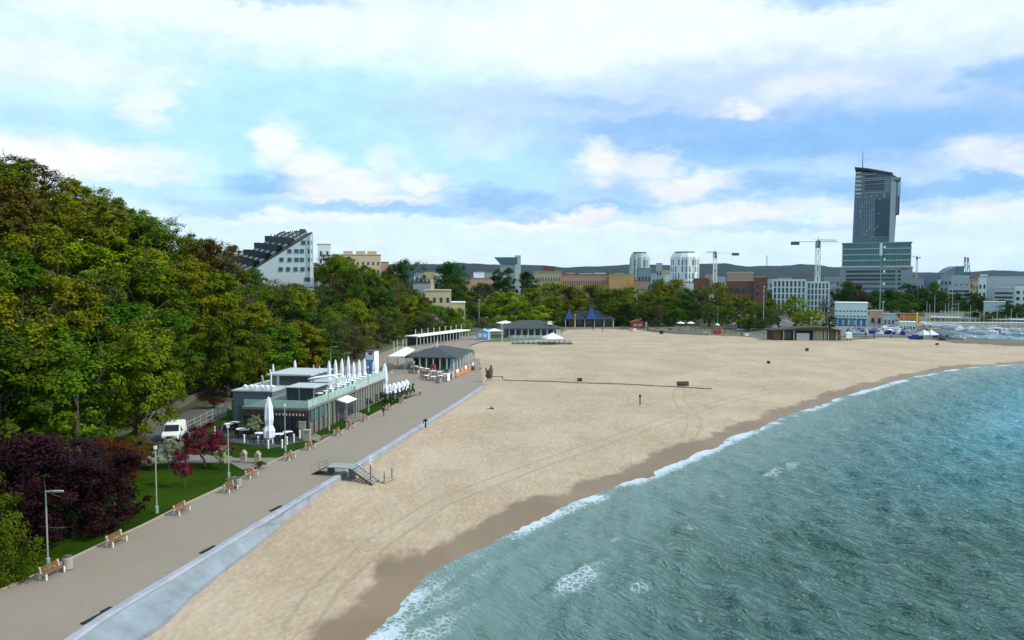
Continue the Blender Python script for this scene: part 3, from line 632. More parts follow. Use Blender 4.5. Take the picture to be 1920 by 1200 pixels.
# ---- the wooded hill: scatter, then keep what the view can reach
SKY = [(-200, 240), (-40, 272), (0, 284), (60, 298), (130, 322), (200, 360), (250, 385), (280, 404), (345, 402), (365, 442), (430, 446), (462, 482), (475, 506), (520, 522), (592, 534), (600, 462), (640, 478), (700, 502), (740, 520), (800, 534), (812, 560), (830, 600)]
cands = []
rgt = random.Random(5)
pts = []
def okpt(x, y, dmin):
    return all((x-a)**2+(y-b)**2 > dmin*dmin for a, b in pts)
yy = 44
for tries in range(9000):
    x = rgt.uniform(-135, -28); y = rgt.uniform(40, 262)
    d = float(seg_dist(np.array(x), np.array(y), FOOT))
    if d < 1.5 or d > 88: continue
    u = 960+F*x/y
    if u < -60 or u > 850: continue
    if okpt(x, y, 4.9 if d < 12 else 5.6): pts.append((x, y))
HOTEL_BOX = (-92, -50, 203, 262)
for x, y in pts:
    if 204 < y < 252 and -77-.54*(y-208) < x < -53-.54*(y-208): continue
    gz = float(landz(np.array([x]), np.array([y]))[0]); u = 960+F*x/y
    d = float(seg_dist(np.array(x), np.array(y), FOOT))
    h = rgt.uniform(11.5, 17)+(3 if y > 180 else 0) if d > 8 else rgt.uniform(8, 13)
    w = rgt.uniform(4.6, 6.4)*(.85 if d < 8 else 1)
    wpx = w*F/y*.55
    lim = max(interp(u, SKY), interp(u-wpx, SKY)-6, interp(u+wpx, SKY)-12)+rgt.uniform(0, 9)
    ztop = PY(u, lim, y).z
    if gz+h > ztop: h = ztop-gz
    if h < 5.5:
        if h < 3.0: continue
        w = min(w, h*.75)
    cands.append([x, y, gz, h, w, u, y])
# coarse visibility: near trees first, splatted on a 8 px grid
cands.sort(key=lambda c: hypot(c[0], c[1]))
occ = np.zeros((150, 240), bool); kept = []
for c in cands:
    x, y, gz, h, w, u, _ = c
    _, vt = proj(x, y, gz+h); _, vb = proj(x, y, gz+h*.12); rw = w*F/y
    vv, uu = np.mgrid[0:150, 0:240]; e = (((uu*8+4-u)/rw)**2+((vv*8+4-(vt+vb)/2)/max(1, (vb-vt)/2))**2) < .62
    tot = e.sum(); vis = (e & ~occ).sum()
    if tot and vis >= max(1, .08*tot): kept.append(c+[(vt+vb)/2, vt, vis]); occ |= e
def kind_at(u, v, rnd):
    if v < 400 and u < 150: return ('leaf copper', 'copper brown') if rnd < .55 and v < 360 else ('leaf olive', 'olive green')
    if 150 < u < 330 and 440 < v < 640 and rnd < .6: return ('leaf bright green', 'bright green')
    if 280 < u < 365 and v < 480: return ('leaf grey brown', 'budding brown') if rnd < .6 else ('leaf green', 'mid green')
    if 375 < u < 475 and v < 520: return ('leaf copper', 'copper brown') if rnd < .6 else ('leaf olive', 'olive green')
    if 480 < u < 800 and v > 505: return [('leaf grey brown', 'budding brown'), ('leaf green', 'mid green'), ('leaf olive', 'olive green'), ('leaf dark green', 'dark green'), ('leaf olive', 'olive green')][int(rnd*4.99)]
    if u < 60 and 600 < v < 800: return ('leaf bright green', 'bright green')
    if rnd < .38: return ('leaf olive', 'olive green')
    if rnd < .72: return ('leaf green', 'mid green')
    if rnd < .80: return ('leaf lime', 'yellow green')
    if rnd < .90: return ('leaf grey brown', 'budding brown')
    return ('leaf olive', 'olive green')
LM = [(-100, 'above the left plum trees'), (95, 'above the right plum trees'), (190, 'above the rust red tree'), (275, 'above the parked white van'), (365, 'above the access road'), (430, 'behind the rooftop pavilion'),
      (500, 'below the white hotel'), (600, 'behind the rooftop parasols'), (665, 'behind the advertising pillar'), (725, 'behind the white sail canopy'), (775, 'behind the white colonnade')]
buckets = {}
for c in kept:
    x, y, gz, h, w, u, _, vm, vt, vis = c
    lm = [t for a, t in LM if u >= a][-1] if u >= -100 else LM[0][1]
    top = interp(u, SKY)
    row = 'on the hill crest' if vt < top+16 and u < 480 else ('on the skyline' if vt < top+14 else ('high on the slope' if vm < 470 else ('halfway down the slope' if vm < 620 else 'at the slope foot')))
    rnd = rgt.random(); lm_, cn = kind_at(u, vt+18, rnd)
    buckets.setdefault((cn, row, lm), []).append((u, c, lm_))
ORD = ['leftmost', 'second from left', 'third from left', 'fourth from left', 'fifth from left', 'sixth from left', 'seventh from left', 'eighth from left', 'ninth from left', 'tenth from left']
ntree = 0
for (cn, row, lm), L_ in buckets.items():
    L_.sort(key=lambda q: q[0])
    for i, (u, c, lm_) in enumerate(L_):
        x, y, gz, h, w = c[:5]
        lab = f'{cn} tree {row}, {lm}' + ('' if len(L_) == 1 else f', {"rightmost" if i == len(L_)-1 else ORD[min(i, 9)]}')
        form = 'sparse' if ('budding' in cn or (cn == 'copper brown' and rgt.random() < .5)) else 'broad'
        tree(x, y, gz, form, lm_, h, w, lab, 'trees of the wooded hill'); ntree += 1
print('hill trees', ntree)
# ---- garden trees near the promenade (photo pixel of the foot, crown width m)
def gt(u, v, form, lm, h, w, label, name='ornamental_tree', cat='tree', group=None, z=LZ-.03, bark='bark', var=None):
    p = G(u, v, z); return tree(p.x, p.y, p.z, form, lm, h, w, label, group, name, cat, bark, var)
gt(50, 985, 'bush', 'leaf plum', 6.4, 4.4, 'big dark purple plum tree nearest the left edge, behind the green shrub', 'plum_tree', group='dark purple plum trees')
gt(140, 1008, 'bush', 'leaf plum', 5.4, 3.7, 'dark purple plum tree right behind the nearest lamp post', 'plum_tree', group='dark purple plum trees')
gt(212, 975, 'bush', 'leaf plum', 4.9, 3.2, 'dark purple plum tree at the right end of its row, beside the lawn', 'plum_tree', group='dark purple plum trees')
gt(95, 935, 'bush', 'leaf plum', 5.2, 4.2, 'dark purple plum tree at the back of the row, against the wood', 'plum_tree', group='dark purple plum trees')
gt(-45, 960, 'bush', 'leaf plum', 6.2, 3.8, 'dark purple plum tree cut by the left edge', 'plum_tree', group='dark purple plum trees')
gt(262, 838, 'broad', 'leaf olive', 13.5, 4.6, 'olive green tree with visible trunk at the left bend of the asphalt road', 'broadleaf_tree', z=1.6, var=1)
gt(148, 872, 'broad', 'leaf green', 12.0, 4.6, 'green tree with visible trunk right behind the purple plum trees', 'broadleaf_tree', z=1.6, var=2)
gt(215, 905, 'bush', 'leaf rust', 4.0, 2.5, 'rust red and green young tree above the right purple plum tree', 'maple_tree')
gt(255, 880, 'bush', 'leaf copper', 3.2, 1.9, 'small copper brown tree between the rust red tree and the asphalt road', 'maple_tree')
gt(0, 1085, 'bush', 'leaf shrub', 4.8, 2.4, 'lime green drooping shrub at the left edge before the purple plum trees', 'willow_shrub', 'shrub')
gt(-35, 1060, 'bush', 'leaf shrub', 5.6, 2.2, 'green shrub cut by the left edge, behind the lime green shrub', 'willow_shrub', 'shrub')
gt(345, 912, 'small', 'leaf magenta', 3.1, 1.0, 'small magenta blossom tree alone on the lawn, nearest to the promenade', 'cherry_tree', group='magenta blossom trees')
gt(385, 874, 'small', 'leaf magenta', 3.9, 1.85, 'largest magenta blossom tree, left of the green lamp post', 'cherry_tree', group='magenta blossom trees')
gt(415, 870, 'small', 'leaf magenta', 3.2, 1.3, 'magenta blossom tree half behind the green lamp post by the café lawn', 'cherry_tree', group='magenta blossom trees')
gt(316, 880, 'small', 'leaf blossom', 3.0, 1.35, 'white blossom tree in front of the parked white van', 'blossom_tree', group='white blossom trees')
gt(414, 880, 'small', 'leaf blossom', 2.2, .8, 'thin white blossom sapling beside the slab path, left of the lamp post', 'blossom_tree', group='white blossom trees')
gt(481, 822, 'small', 'leaf blossom', 2.6, 1.1, 'pale yellow green blossom tree beside the tall closed parasol', 'blossom_tree', group='white blossom trees')
gt(349, 868, 'cone', 'leaf dark green', 3.1, 1.0, 'small dark green conifer between van and magenta blossom tree', 'conifer')
# ---- planting along the café wall and the promenade edge
for i, (u, v) in enumerate([(583, 808), (592, 803), (603, 797)]): gt(u, v, 'small', 'leaf dark green', 1.3, .7, ['leftmost', 'middle', 'rightmost'][i]+' of three dark shrubs against the café stone wall near its corner', 'wall_shrub', 'shrub', 'shrubs at the café wall')
for i, (u, v) in enumerate([(690, 764), (702, 757), (713, 752)]): gt(u, v, 'small', 'leaf dark green', 1.4, .8, ['leftmost', 'middle', 'rightmost'][i]+" of three dark shrubs against the café's plank-clad far wall", 'wall_shrub', 'shrub', 'shrubs at the café wall')
hed = [(724, 758), (731, 756), (738, 753), (745, 750), (752, 747), (760, 744), (768, 741), (775, 738)]
for i, (u, v) in enumerate(hed): gt(u, v, 'cone', 'leaf dark green', 1.7, .55, f'dark upright shrub in the hedge row beside the white parasols, {["nearest", "second nearest", "third nearest", "fourth nearest", "fourth farthest", "third farthest", "second farthest", "farthest"][i]} of eight', 'hedge_shrub', 'shrub', 'upright shrubs in the promenade hedge', var=0)
for i, (u, v, lmn, lb) in enumerate([(484, 880, 'leaf copper', 'reddish low shrub in the flower bed by the fourth bench'), (438, 912, 'leaf blossom', 'pale flowering low shrub at the promenade kerb behind a bench'), (400, 765, 'leaf rust', 'russet bush at the corner of the grey café block'), (421, 735, 'leaf rust', 'russet bush above the retaining wall beside the café')]):
    gt(u, v, 'small', lmn, 1.6 if i > 1 else .8, 1.6 if i > 1 else .7, lb, 'low_shrub', 'shrub')
# ---- mid-distance trees behind the beach: (px, top py, half width px, distance, form, leaf, label)
MID = [
 (765, 481, 36, 330, 'broad', 'leaf dark green', 'dark green tree behind the wood, left of the big round dark tree'),
 (735, 492, 20, 335, 'broad', 'leaf dark green', 'small dark green tree beside the salmon end of the cream flats'),
 (845, 486, 38, 325, 'broad', 'leaf dark green', 'large round dark green tree standing over the cream villa'),
 (862, 520, 34, 318, 'broad', 'leaf dark green', 'dark green tree at the right foot of the large round dark tree'),
 (905, 528, 26, 322, 'sparse', 'leaf grey brown', 'grey brown budding tree between two dark green tree groups'),
 (948, 496, 28, 320, 'tall', 'leaf dark green', 'tall dark poplar before the winged grey tower, left of its pair'),
 (985, 500, 24, 322, 'tall', 'leaf dark green', 'tall dark poplar right of the winged grey tower'),
 (928, 512, 22, 324, 'tall', 'leaf dark green', 'shorter dark poplar left of the winged grey tower'),
 (826, 572, 30, 238, 'broad', 'leaf green', 'green tree right behind the white colonnade, left one'),
 (857, 578, 26, 245, 'broad', 'leaf lime', 'yellow green tree right behind the white colonnade, right one'),
 (800, 585, 22, 232, 'sparse', 'leaf grey brown', 'grey brown budding tree below the cream villa'),
 (943, 546, 40, 284, 'dome', 'leaf lime', 'round lime green tree behind the blue kiosk'),
 (900, 566, 24, 290, 'broad', 'leaf dark green', 'dark green tree left of the round lime green tree'),
 (905, 598, 16, 262, 'sparse', 'leaf grey brown', 'small grey brown tree over the blue kiosk'),
 (1000, 545, 34, 300, 'broad', 'leaf olive', 'olive tree right of the round lime green tree'),
 (1012, 580, 26, 282, 'dome', 'leaf lime', 'low lime green tree behind the dark-roofed beach restaurant'),
 (1035, 533, 36, 318, 'broad', 'leaf olive', 'olive tree below the left end of the long sand-coloured building'),
 (1072, 540, 36, 305, 'broad', 'leaf olive', 'olive tree behind the smaller blue roof spire'),
 (1115, 537, 36, 312, 'broad', 'leaf green', 'green tree behind the larger blue roof spire'),
 (1150, 545, 36, 298, 'broad', 'leaf green', 'dark leafy tree right of the larger blue roof spire'),
 (1185, 542, 30, 308, 'broad', 'leaf green', 'green tree behind the red kiosk'),
 (1215, 552, 28, 296, 'broad', 'leaf green', 'green tree between the red kiosk and the grey budding tree'),
 (1238, 528, 30, 322, 'broad', 'leaf olive', 'olive tree below the gap between the two white round towers'),
 (1237, 578, 20, 286, 'sparse', 'leaf grey brown',  'grey budding tree behind the sandy low wall'),
 (1268, 527, 30, 318, 'broad', 'leaf olive', 'olive tree below the larger white round tower'),
 (1290, 545, 30, 300, 'broad', 'leaf dark green', 'dark green tree behind the two open white parasols'),
 (1322, 540, 28, 308, 'broad', 'leaf grey brown', 'grey brown tree left of the yellow crane mast'),
 (1345, 533, 26, 322, 'broad', 'leaf olive', 'olive tree at the foot of the yellow crane mast'),
 (1330, 575, 22, 290, 'sparse', 'leaf green', 'thin green tree behind the brown beach bar'),
 (1385, 556, 36, 276, 'dome', 'leaf olive', 'broad yellow olive tree right of the brown beach bar'),
 (1420, 570, 24, 288, 'broad', 'leaf dark green', 'dark green tree right of the broad yellow olive tree'),
 (1446, 560, 20, 300, 'broad', 'leaf green', 'green tree left of the white ribbed office block'),
 (1462, 578, 22, 268, 'sparse', 'leaf grey brown',  'grey budding tree behind the left end of the timber beach hut'),
 (1492, 556, 26, 275, 'dome', 'leaf lime', 'yellow green tree behind the middle of the timber beach hut'),
 (1525, 582, 20, 270, 'dome', 'leaf lime', 'low yellow green bush-like tree behind the timber beach hut'),
 (1550, 560, 18, 305, 'sparse', 'leaf grey brown', 'thin grey brown tree left of the white sailing club building'),
 (1556, 592, 12, 262, 'tall', 'leaf dark green', 'narrow dark conifer between the hut and the white sailing club building'),
 (1592, 526, 24, 420, 'broad', 'leaf dark green', 'dark green tree at the left foot of the glass tower podium'),
 (1612, 533, 12, 415, 'dome', 'leaf rust', 'orange brown tree at the left foot of the glass tower podium'),
 (1640, 545, 18, 410, 'broad', 'leaf dark green', 'dark green tree below the middle of the tower podium'),
 (1672, 542, 20, 412, 'broad', 'leaf dark green', 'dark green tree below the right part of the tower podium'),
 (1702, 552, 25, 330, 'dome', 'leaf green', 'round mid green tree right of the tower podium'),
 (1702, 530, 16, 430, 'broad', 'leaf dark green', 'dark green tree behind the round mid green tree'),
 (1730, 540, 20, 425, 'broad', 'leaf dark green', 'dark green tree right of the round mid green tree'),
 (1752, 527, 14, 430, 'broad', 'leaf green', 'green tree before the lavender shed left of the grey flats'),
 (1768, 546, 16, 420, 'broad', 'leaf dark green', 'dark green tree at the foot of the grey flats'),
 (1830, 548, 10, 440, 'tall', 'leaf green', 'narrow green tree between the grey flats and the white hall'),
 (1842, 556, 10, 430, 'broad', 'leaf dark green', 'dark green tree left of the white hall'),
 (1862, 590, 22, 335, 'broad', 'leaf dark green', 'low dark green tree below the pale blue boat shed'),
 (1890, 572, 20, 350, 'broad', 'leaf dark green', 'dark green tree below the white hall'),
 (1835, 586, 20, 330, 'broad', 'leaf dark green', 'dark green tree left of the low dark tree by the marina'),
 (1915, 572, 18, 350, 'broad', 'leaf dark green', 'dark green tree at the right edge above the marina'),
 (1040, 560, 28, 292, 'broad', 'leaf green', 'green tree between the beach restaurant and the blue spires'),
 (1085, 565, 26, 296, 'broad', 'leaf olive', 'olive tree right behind the blue spired pavilion'),
 (970, 570, 24, 296, 'broad', 'leaf green', 'green tree between the lime green tree and the beach restaurant'),
 (1255, 560, 24, 292, 'broad', 'leaf green', 'green tree right of the grey budding tree'),
 (1175, 575, 22, 290, 'broad', 'leaf dark green', 'low dark green tree left of the red kiosk'),
 (1355, 570, 18, 294, 'broad', 'leaf dark green', 'dark green tree between bar and broad yellow olive tree'),
 (1405, 600, 20, 262, 'dome', 'leaf dark green', 'dark low tree at the sand edge left of the timber hut'),
 (1432, 600, 18, 264, 'dome', 'leaf dark green', 'dark low bush at the sand edge beside the timber hut'),
]
for u, vt, hw, Y, form, lm, lab in MID:
    vt -= 9 if 990 < u < 1360 else 3; x = PY(u, vt, Y).x; top = PY(u, vt, Y).z; gz = float(groundz(np.array([x]), np.array([float(Y)]))[0])
    if form == 'broad' or (form == 'sparse' and hw > 22): form = 'full'
    tree(x, Y, gz, form, lm, (top-gz)*.97, hw*Y/F*1.25, lab, 'park trees behind the beach')
# ============================================================ BUILDINGS AND OBJECTS
mat('white wall', (.70, .72, .74), rough=.7, var=.06); mat('white paint', (.78, .78, .76), rough=.5, var=.05)
mat('cream wall', (.55, .44, .28), rough=.8, var=.08); mat('sand render', (.42, .33, .22), rough=.8, var=.1); mat('orange render', (.60, .36, .15), rough=.8, var=.1)
mat('salmon wall', (.50, .28, .20), rough=.8, var=.1); mat('roof red', (.23, .085, .05), rough=.8, var=.2)
mat('dark glass', (.025, .035, .045), rough=.18, var=.2, spec=.6); mat('teal glass', (.03, .13, .14), rough=.15, var=.35, sc=.12, spec=.7)
mat('blue glass', (.075, .12, .18), rough=.25, var=.35, sc=.08, spec=.5); mat('grey clad', (.27, .30, .34), rough=.7, var=.1, sc=.1); mat('grey light', (.42, .45, .48), rough=.7, var=.08)
mat('grey block', (.14, .15, .18), rough=.85, var=.08); mat('slate roof', (.045, .05, .058), rough=.75, var=.18, sc=1, bump=.2, bsc=4)
mat('stone wall', (.15, .13, .11), rough=.9, var=.3, sc=1.2, bump=.5, bsc=3); mat('plank wall', (.17, .165, .155), rough=.85, var=.15, sc=2)
mat('timber', (.15, .09, .055), rough=.85, var=.25, sc=2); mat('timber pale', (.36, .31, .24), rough=.85, var=.2, sc=2); mat('timber dark', (.05, .036, .028), rough=.9, var=.3)
mat('teak slat', (.20, .095, .045), rough=.6, var=.2); mat('bench concrete', (.62, .56, .49), rough=.8, var=.1); mat('bin concrete', (.30, .29, .26), rough=.9, var=.15)
mat('galvanised', (.36, .38, .37), rough=.45, metal=.4, var=.1); mat('pole green', (.28, .34, .28), rough=.5, var=.08); mat('black metal', (.012, .012, .014), rough=.5, var=.1)
mat('dark metal', (.07, .075, .08), rough=.6, var=.15); mat('rubber', (.012, .012, .012), rough=.9, var=.1)
mat('canvas white', (.80, .80, .84), rough=.85, var=.04); mat('canvas lilac', (.74, .74, .86), rough=.85, var=.06); mat('mint glass', (.45, .66, .60), rough=.15, var=.12, spec=.6, alpha=.5)
mat('red paint', (.42, .03, .03), rough=.6, var=.15); mat('blue paint', (.012, .045, .19), rough=.5, var=.15); mat('sky paint', (.22, .42, .68), rough=.6, var=.1); mat('teal wall', (.07, .13, .145), rough=.6, var=.15)
mat('orange paint', (.62, .22, .05), rough=.6, var=.15); mat('pink paint', (.44, .30, .29), rough=.7, var=.15); mat('yellow paint', (.70, .48, .04), rough=.5, var=.1)
mat('brick red', (.20, .075, .05), rough=.9, var=.2); mat('bronze', (.075, .05, .035), rough=.6, var=.3); mat('skin', (.45, .27, .19), rough=.6, var=.05); mat('hair', (.03, .02, .015), rough=.8, var=.1)
mat('jacket green', (.02, .035, .018), rough=.9, var=.2); mat('trousers brown', (.12, .075, .055), rough=.9, var=.1); mat('cloth dark', (.02, .02, .03), rough=.9, var=.2); mat('cloth blue', (.05, .07, .22), rough=.9, var=.2)
mat('hull white', (.52, .54, .58), rough=.35, var=.05); mat('tarp blue', (.03, .05, .28), rough=.7, var=.15); mat('wood drift', (.15, .12, .095), rough=.95, var=.3); mat('lavender', (.15, .17, .26), rough=.7, var=.1)
mat('quay', (.34, .35, .37), rough=.8, var=.12); mat('lamp glass', (.75, .76, .72), rough=.3, var=.03)
def X_(u, Y): return (u-960)/F*(Y*cos(PITCH)+.05*8)
def Z_(v, Y): return PY(960, v, Y).z
# ---- lamps
def lamp(u, v, top, kind, label, group):
    p = G(u, v, LZ-.03); H = PY(u, top, p.y).z-p.z
    r = thing('street_lamp', label, 'lamp post', p, 0, group)
    mb = MB(); mb.lathe([(.13, 0), (.13, .5), (.06, .55), (.045, H)], seg=8); mb.build('post', 'pole green' if kind else 'galvanised', r, smooth=False)
    hb = MB()
    if kind == 2: hb.box(-.09, .09, -.09, .09, H, H+.22)
    else:
        hb.tube([(0, 0, H-.04), (.75, -.15, H+.02)], .045, 6); hb.box(.55, 1.15, -.26, -.06, H-.03, H+.06)
    hb.build('lamp_head', 'lamp glass' if kind == 2 else 'galvanised', r)
g1 = 'slim green grey posts along the lawn edge'
lamp(90, 1062, 920, 0, 'grey lamp post with a sideways head before the purple plum trees, behind the nearest bench', 'promenade lamps')
lamp(621, 735, 650, 0, 'tall lamp post with bent arm behind the row of closed rooftop parasols', 'promenade lamps')
lamp(646, 728, 662, 0, 'shorter lamp post with bent arm behind the closed rooftop parasols', 'promenade lamps')
for i, (u, v, t) in enumerate([(294, 962, 842), (429, 897, 802), (535, 846, 762), (617, 807, 722), (691, 772, 690), (735, 752, 700), (777, 722, 680)]):
    lamp(u, v, t, 2, ['slim green post on the lawn between white and magenta blossom trees, nearest of its row', 'slim green post standing before the magenta blossom trees', 'slim green post in front of the café glass corner', 'slim green post halfway along the café stone wall', 'slim green post before the plank-clad end of the café', 'slim green post just past the far end of the café', 'slim green post on the plaza, farthest of its row'][i], g1)
# ---- benches and bins
ang = atan2(WALL[8][0]-WALL[4][0], WALL[8][1]-WALL[4][1])
def bench():
    r = thing('park_bench', 'x', 'bench', (0, 0, 0), 0, 'benches along the promenade')   # faces +x, length along y
    for y in (-.8, .8):
        mb = MB(); mb.extr([(-.30, 0), (-.20, 0), (-.13, .36), (.20, .36), (.22, 0), (.32, 0), (.30, .45), (-.14, .46), (-.26, .92), (-.36, .90)], y-.07, y+.07); mb.build('side_frame', 'bench concrete', r, bevel=.01)
    mb = MB()
    for k in range(5): mb.box(-.12+k*.085, -.12+k*.085+.07, -.95, .95, .45, .49)
    mb.build('seat', 'teak slat', r)
    mb = MB()
    for k in range(4):
        z = .54+k*.095; x = -.17-.027*k-.03; mb.box(x, x+.035, -.95, .95, z, z+.075)
    mb.build('backrest', 'teak slat', r)
    return r
b0 = bench()
BN = [(98, 1080, 'park bench nearest to the view, below the dark plum trees'), (219, 1020, 'second nearest park bench, at the right foot of the dark plum trees'), (341, 962, 'third nearest park bench, right of the nearest slim green post'),
      (433, 921, 'park bench on the kerb below the second slim green post, with a bin beside it'), (472, 895, 'park bench beside the reddish flower bed'), (544, 861, 'park bench at the corner where the slab path meets the promenade'),
      (582, 842, 'park bench in front of the café glass corner'), (634, 816, 'park bench at the entrance to the café forecourt'), (657, 803, 'park bench right of the café forecourt entrance'), (684, 789, 'park bench below the café doorway awning'),
      (730, 768, 'park bench before the near end of the upright hedge row'), (755, 755, 'farthest park bench, before the upright hedge row')]
for i, (u, v, lb) in enumerate(BN):
    p = G(u, v, LZ); t = i/11
    a = atan2(*(lambda d: (d.x, d.y))(Vector(LEFT[min(3+i, len(LEFT)-1)])-Vector(LEFT[min(2+i, len(LEFT)-2)])))
    a = .155 if i > 3 else [.20, .17, .16, .155][i]
    if i == 0: b0.location = p; b0.scale = (.82,)*3; b0.rotation_euler = (0, 0, -a); b0['label'] = lb
    else: copy_tree(b0, p, -a, lb, scale=(.82,)*3)
def bin_(u, v, lb, m='bin concrete', z=LZ):
    r = thing('litter_bin', lb, 'litter bin', G(u, v, z), 0, 'litter bins by the benches')
    MB().lathe([(.22, 0), (.30, .08), (.30, .72), (.27, .78)], seg=12).build('bin_body', m, r, smooth=False)
    MB().lathe([(.25, .78), (.25, .84), (.12, .90)], seg=12).build('rim', 'dark metal', r)
bin_(127, 1068, 'round concrete litter bin beside the nearest bench')
bin_(446, 914, 'concrete litter bin beside the bench below the second green post')
# ---- white van (front towards the view)
def van():
    p = G(319, 831, LZ-.03); r = thing('delivery_van', 'white delivery van parked on the asphalt road at the foot of the wood', 'van', (p.x-.45, p.y+2.0, p.z), R(12))
    W_, n = .9, 11
    # side profile (y forward = -y), section widths vary with height
    prof = [(-2.15, .35), (-2.2, .62), (-2.12, .92), (-1.35, 1.10), (-.75, 1.74), (-.35, 1.86), (.6, 1.93), (1.7, 1.88), (2.05, 1.72), (2.18, 1.0), (2.18, .35)]
    mb = MB(); k = len(prof)
    for sx, zz in ((-1, 0), (1, 0)):
        for y, z in prof:
            w = W_*(1 if z < 1.05 else 1-.16*(z-1.05)/.9); w *= .93 if y < -2.0 or y > 2.1 else 1; mb.v.append((sx*w, y, z))
    mb.f += [tuple(range(k)), tuple(k+i for i in reversed(range(k)))]+[(i, k+i, k+(i+1) % k, (i+1) % k) for i in range(k)]
    body = mb.build('body', 'white paint', r, bevel=.05)
    MB().quad((-.76, -1.33, 1.16), (.76, -1.33, 1.16), (.70, -.80, 1.73), (-.70, -.80, 1.73)).quad((-.70, -.78, 1.70), (.70, -.78, 1.70), (.76, -1.28, 1.13), (-.76, -1.28, 1.13)).build('windscreen', 'dark glass', r).location = (0, -.035, .03)
    for sx in (-1, 1):
        mb = MB(); mb.prism([(0, 0), (.03, 0), (.03, .9), (0, .9)], 0, .01)
        mb = MB(); n0 = [(-1.12, 1.14), (-.45, 1.14), (-.45, 1.62), (-.72, 1.62)]
        xs_ = lambda z: sx*(W_*(1-.16*(z-1.05)/.9)+.012)
        mb.v += [(xs_(z), y, z) for y, z in n0]+[(xs_(z)-sx*.03, y, z) for y, z in n0]; mb.f += [(0, 1, 2, 3), (7, 6, 5, 4), (0, 4, 5, 1), (1, 5, 6, 2), (2, 6, 7, 3), (3, 7, 4, 0)]
        mb.build('side_window', 'dark glass', r)
        MB().box(sx*.60-.17, sx*.60+.17, -2.235, -2.12, .66, .86).build('headlight', 'lamp glass', r, bevel=.02)
        MB().box(sx*.97-.09, sx*.97+.09, -1.02, -.90, 1.12, 1.34).build('wing_mirror', 'black metal', r, bevel=.02)
        for y in (-1.42, 1.35):
            w = MB(); w.lathe([(.12, -.11), (.31, -.11), (.33, -.05), (.33, .05), (.31, .11), (.12, .11)], seg=18); wo = w.build('wheel', 'rubber', r, smooth=False)
            wo.location = (sx*.80, y, .33); wo.rotation_euler = (0, pi/2, 0)
            rm = MB().lathe([(.19, -.115), (.19, .115)], seg=12).build('rim', 'galvanised', wo)
    MB().box(-.84, .84, -2.26, -2.16, .30, .55).build('bumper', 'black metal', r, bevel=.03)
    MB().box(-.36, .36, -2.25, -2.17, .60, .78).build('grille', 'black metal', r)
    MB().box(-.25, .25, -2.285, -2.262, .38, .49).build('number_plate', 'white paint', r)
van()
# ---- retaining wall and fence by the road
o = sweep([tuple(G(u, v, LZ)[:2]) for u, v in [(262, 828), (282, 795), (345, 766), (418, 733), (446, 722)]], [(0, 1.4), (0, 3.0), (-.3, 3.0), (-.3, 1.4)]).build('retaining_wall', mat('wall brown', (.115, .095, .075), rough=.95, var=.25, sc=.8, bump=.4))
tag(o, 'low brown retaining wall along the inner side of the asphalt road', 'wall')
r = thing('picket_fence', 'thin see-through fence with pale posts between the asphalt road and lawn', 'fence', G(360, 800, LZ))
A, B = G(352, 812, LZ), G(418, 778, LZ); dv_ = B-A
for k in range(7):
    q = A+dv_*(k/6)-r.location; MB().box(q.x-.05, q.x+.05, q.y-.05, q.y+.05, 0, 1.5).build('post', 'timber pale', r)
mb = MB(); q0, q1 = A-r.location, B-r.location
for z in (.35, .8, 1.25): mb.tube([(q0.x, q0.y, z), (q1.x, q1.y, z)], .03, 4)
mb.build('rail', 'galvanised', r)
# ============================ CAFÉ (local frame: origin at the glass corner, +y along the promenade, -x inland)
CA = -R(8.9); C0 = G(577, 819, LZ); C0.z = LZ-.05
def cw(x, y, z=0.0): c, s = cos(CA), sin(CA); return Vector((C0.x+x*c-y*s, C0.y+x*s+y*c, C0.z+z))
RH = 3.2
cafe = thing('cafe_building', 'long flat-roofed stone and glass café with roof terrace beside the promenade', 'café building', C0, CA)
LEN = 27.2
MB().box(-8.15, -.25, .6, LEN, 0, RH-.25).build('main_wall', 'stone wall', cafe)
MB().box(-13.4, -8.18, 8.0, 22, 0, RH+.5).build('side_block', 'grey block', cafe)
MB().box(-13.55, -8.05, 7.85, 22.1, RH+.5, RH+.66).build('side_block_coping', 'grey light', cafe)
MB().box(-12.7, -11.9, 7.93, 7.99, .3, 1.9).build('side_block_door', 'dark metal', cafe)
MB().box(-13.9, -13.41, 8.5, 13, 0, 2.5).build('glazed_porch', 'teal glass', cafe)
f = MB().box(-7.98, .05, .2, LEN+.1, RH-.25, RH).build('roof_slab', 'plank wall', cafe)
MB().box(-.24, .12, 14.5, LEN+.14, RH+.01, RH+.55).build('white_fascia', 'grey light', cafe)
MB().box(-7.9, -.02, .42, .59, .1, RH-1.0).build('glass_front', 'dark glass', cafe)
for k in range(8):
    x = -7.9+k*1.12; MB().box(x, x+.10, .30, .60, .1, RH-1.0).build('mullion', 'dark metal', cafe)
MB().box(-8.0, .08, .15, .62, RH-1.0, RH-.26).build('sign_fascia', mat('fascia dark', (.06, .035, .03), rough=.7, var=.3), cafe)
mb = MB()
for k in range(11): mb.box(-4.6+k*.40, -4.6+k*.40+.10, .13, .16, RH-.85, RH-.62)
mb.build('fascia_lettering', 'canvas white', cafe)
for (a, b_) in ((1.2, 3.2), (3.6, 5.6)): MB().box(-.22, -.10, a, b_, 1.6, 2.8).build('window', 'teal glass', cafe)
for k in range(9):
    y = 2.2+k*1.35 if k < 6 else 12.3+(k-6)*4; 
    if k < 6: MB().box(-.24, -.02, y-.12, y+.12, 0, RH-.26).build('pilaster', 'plank wall', cafe)
MB().box(-.24, -.16, 9.2, 11.4, 0, 2.6).build('doorway', 'dark glass', cafe)
MB().box(-.24, -.14, 12.6, 14.4, .2, 2.5).build('dark_window', 'dark glass', cafe)
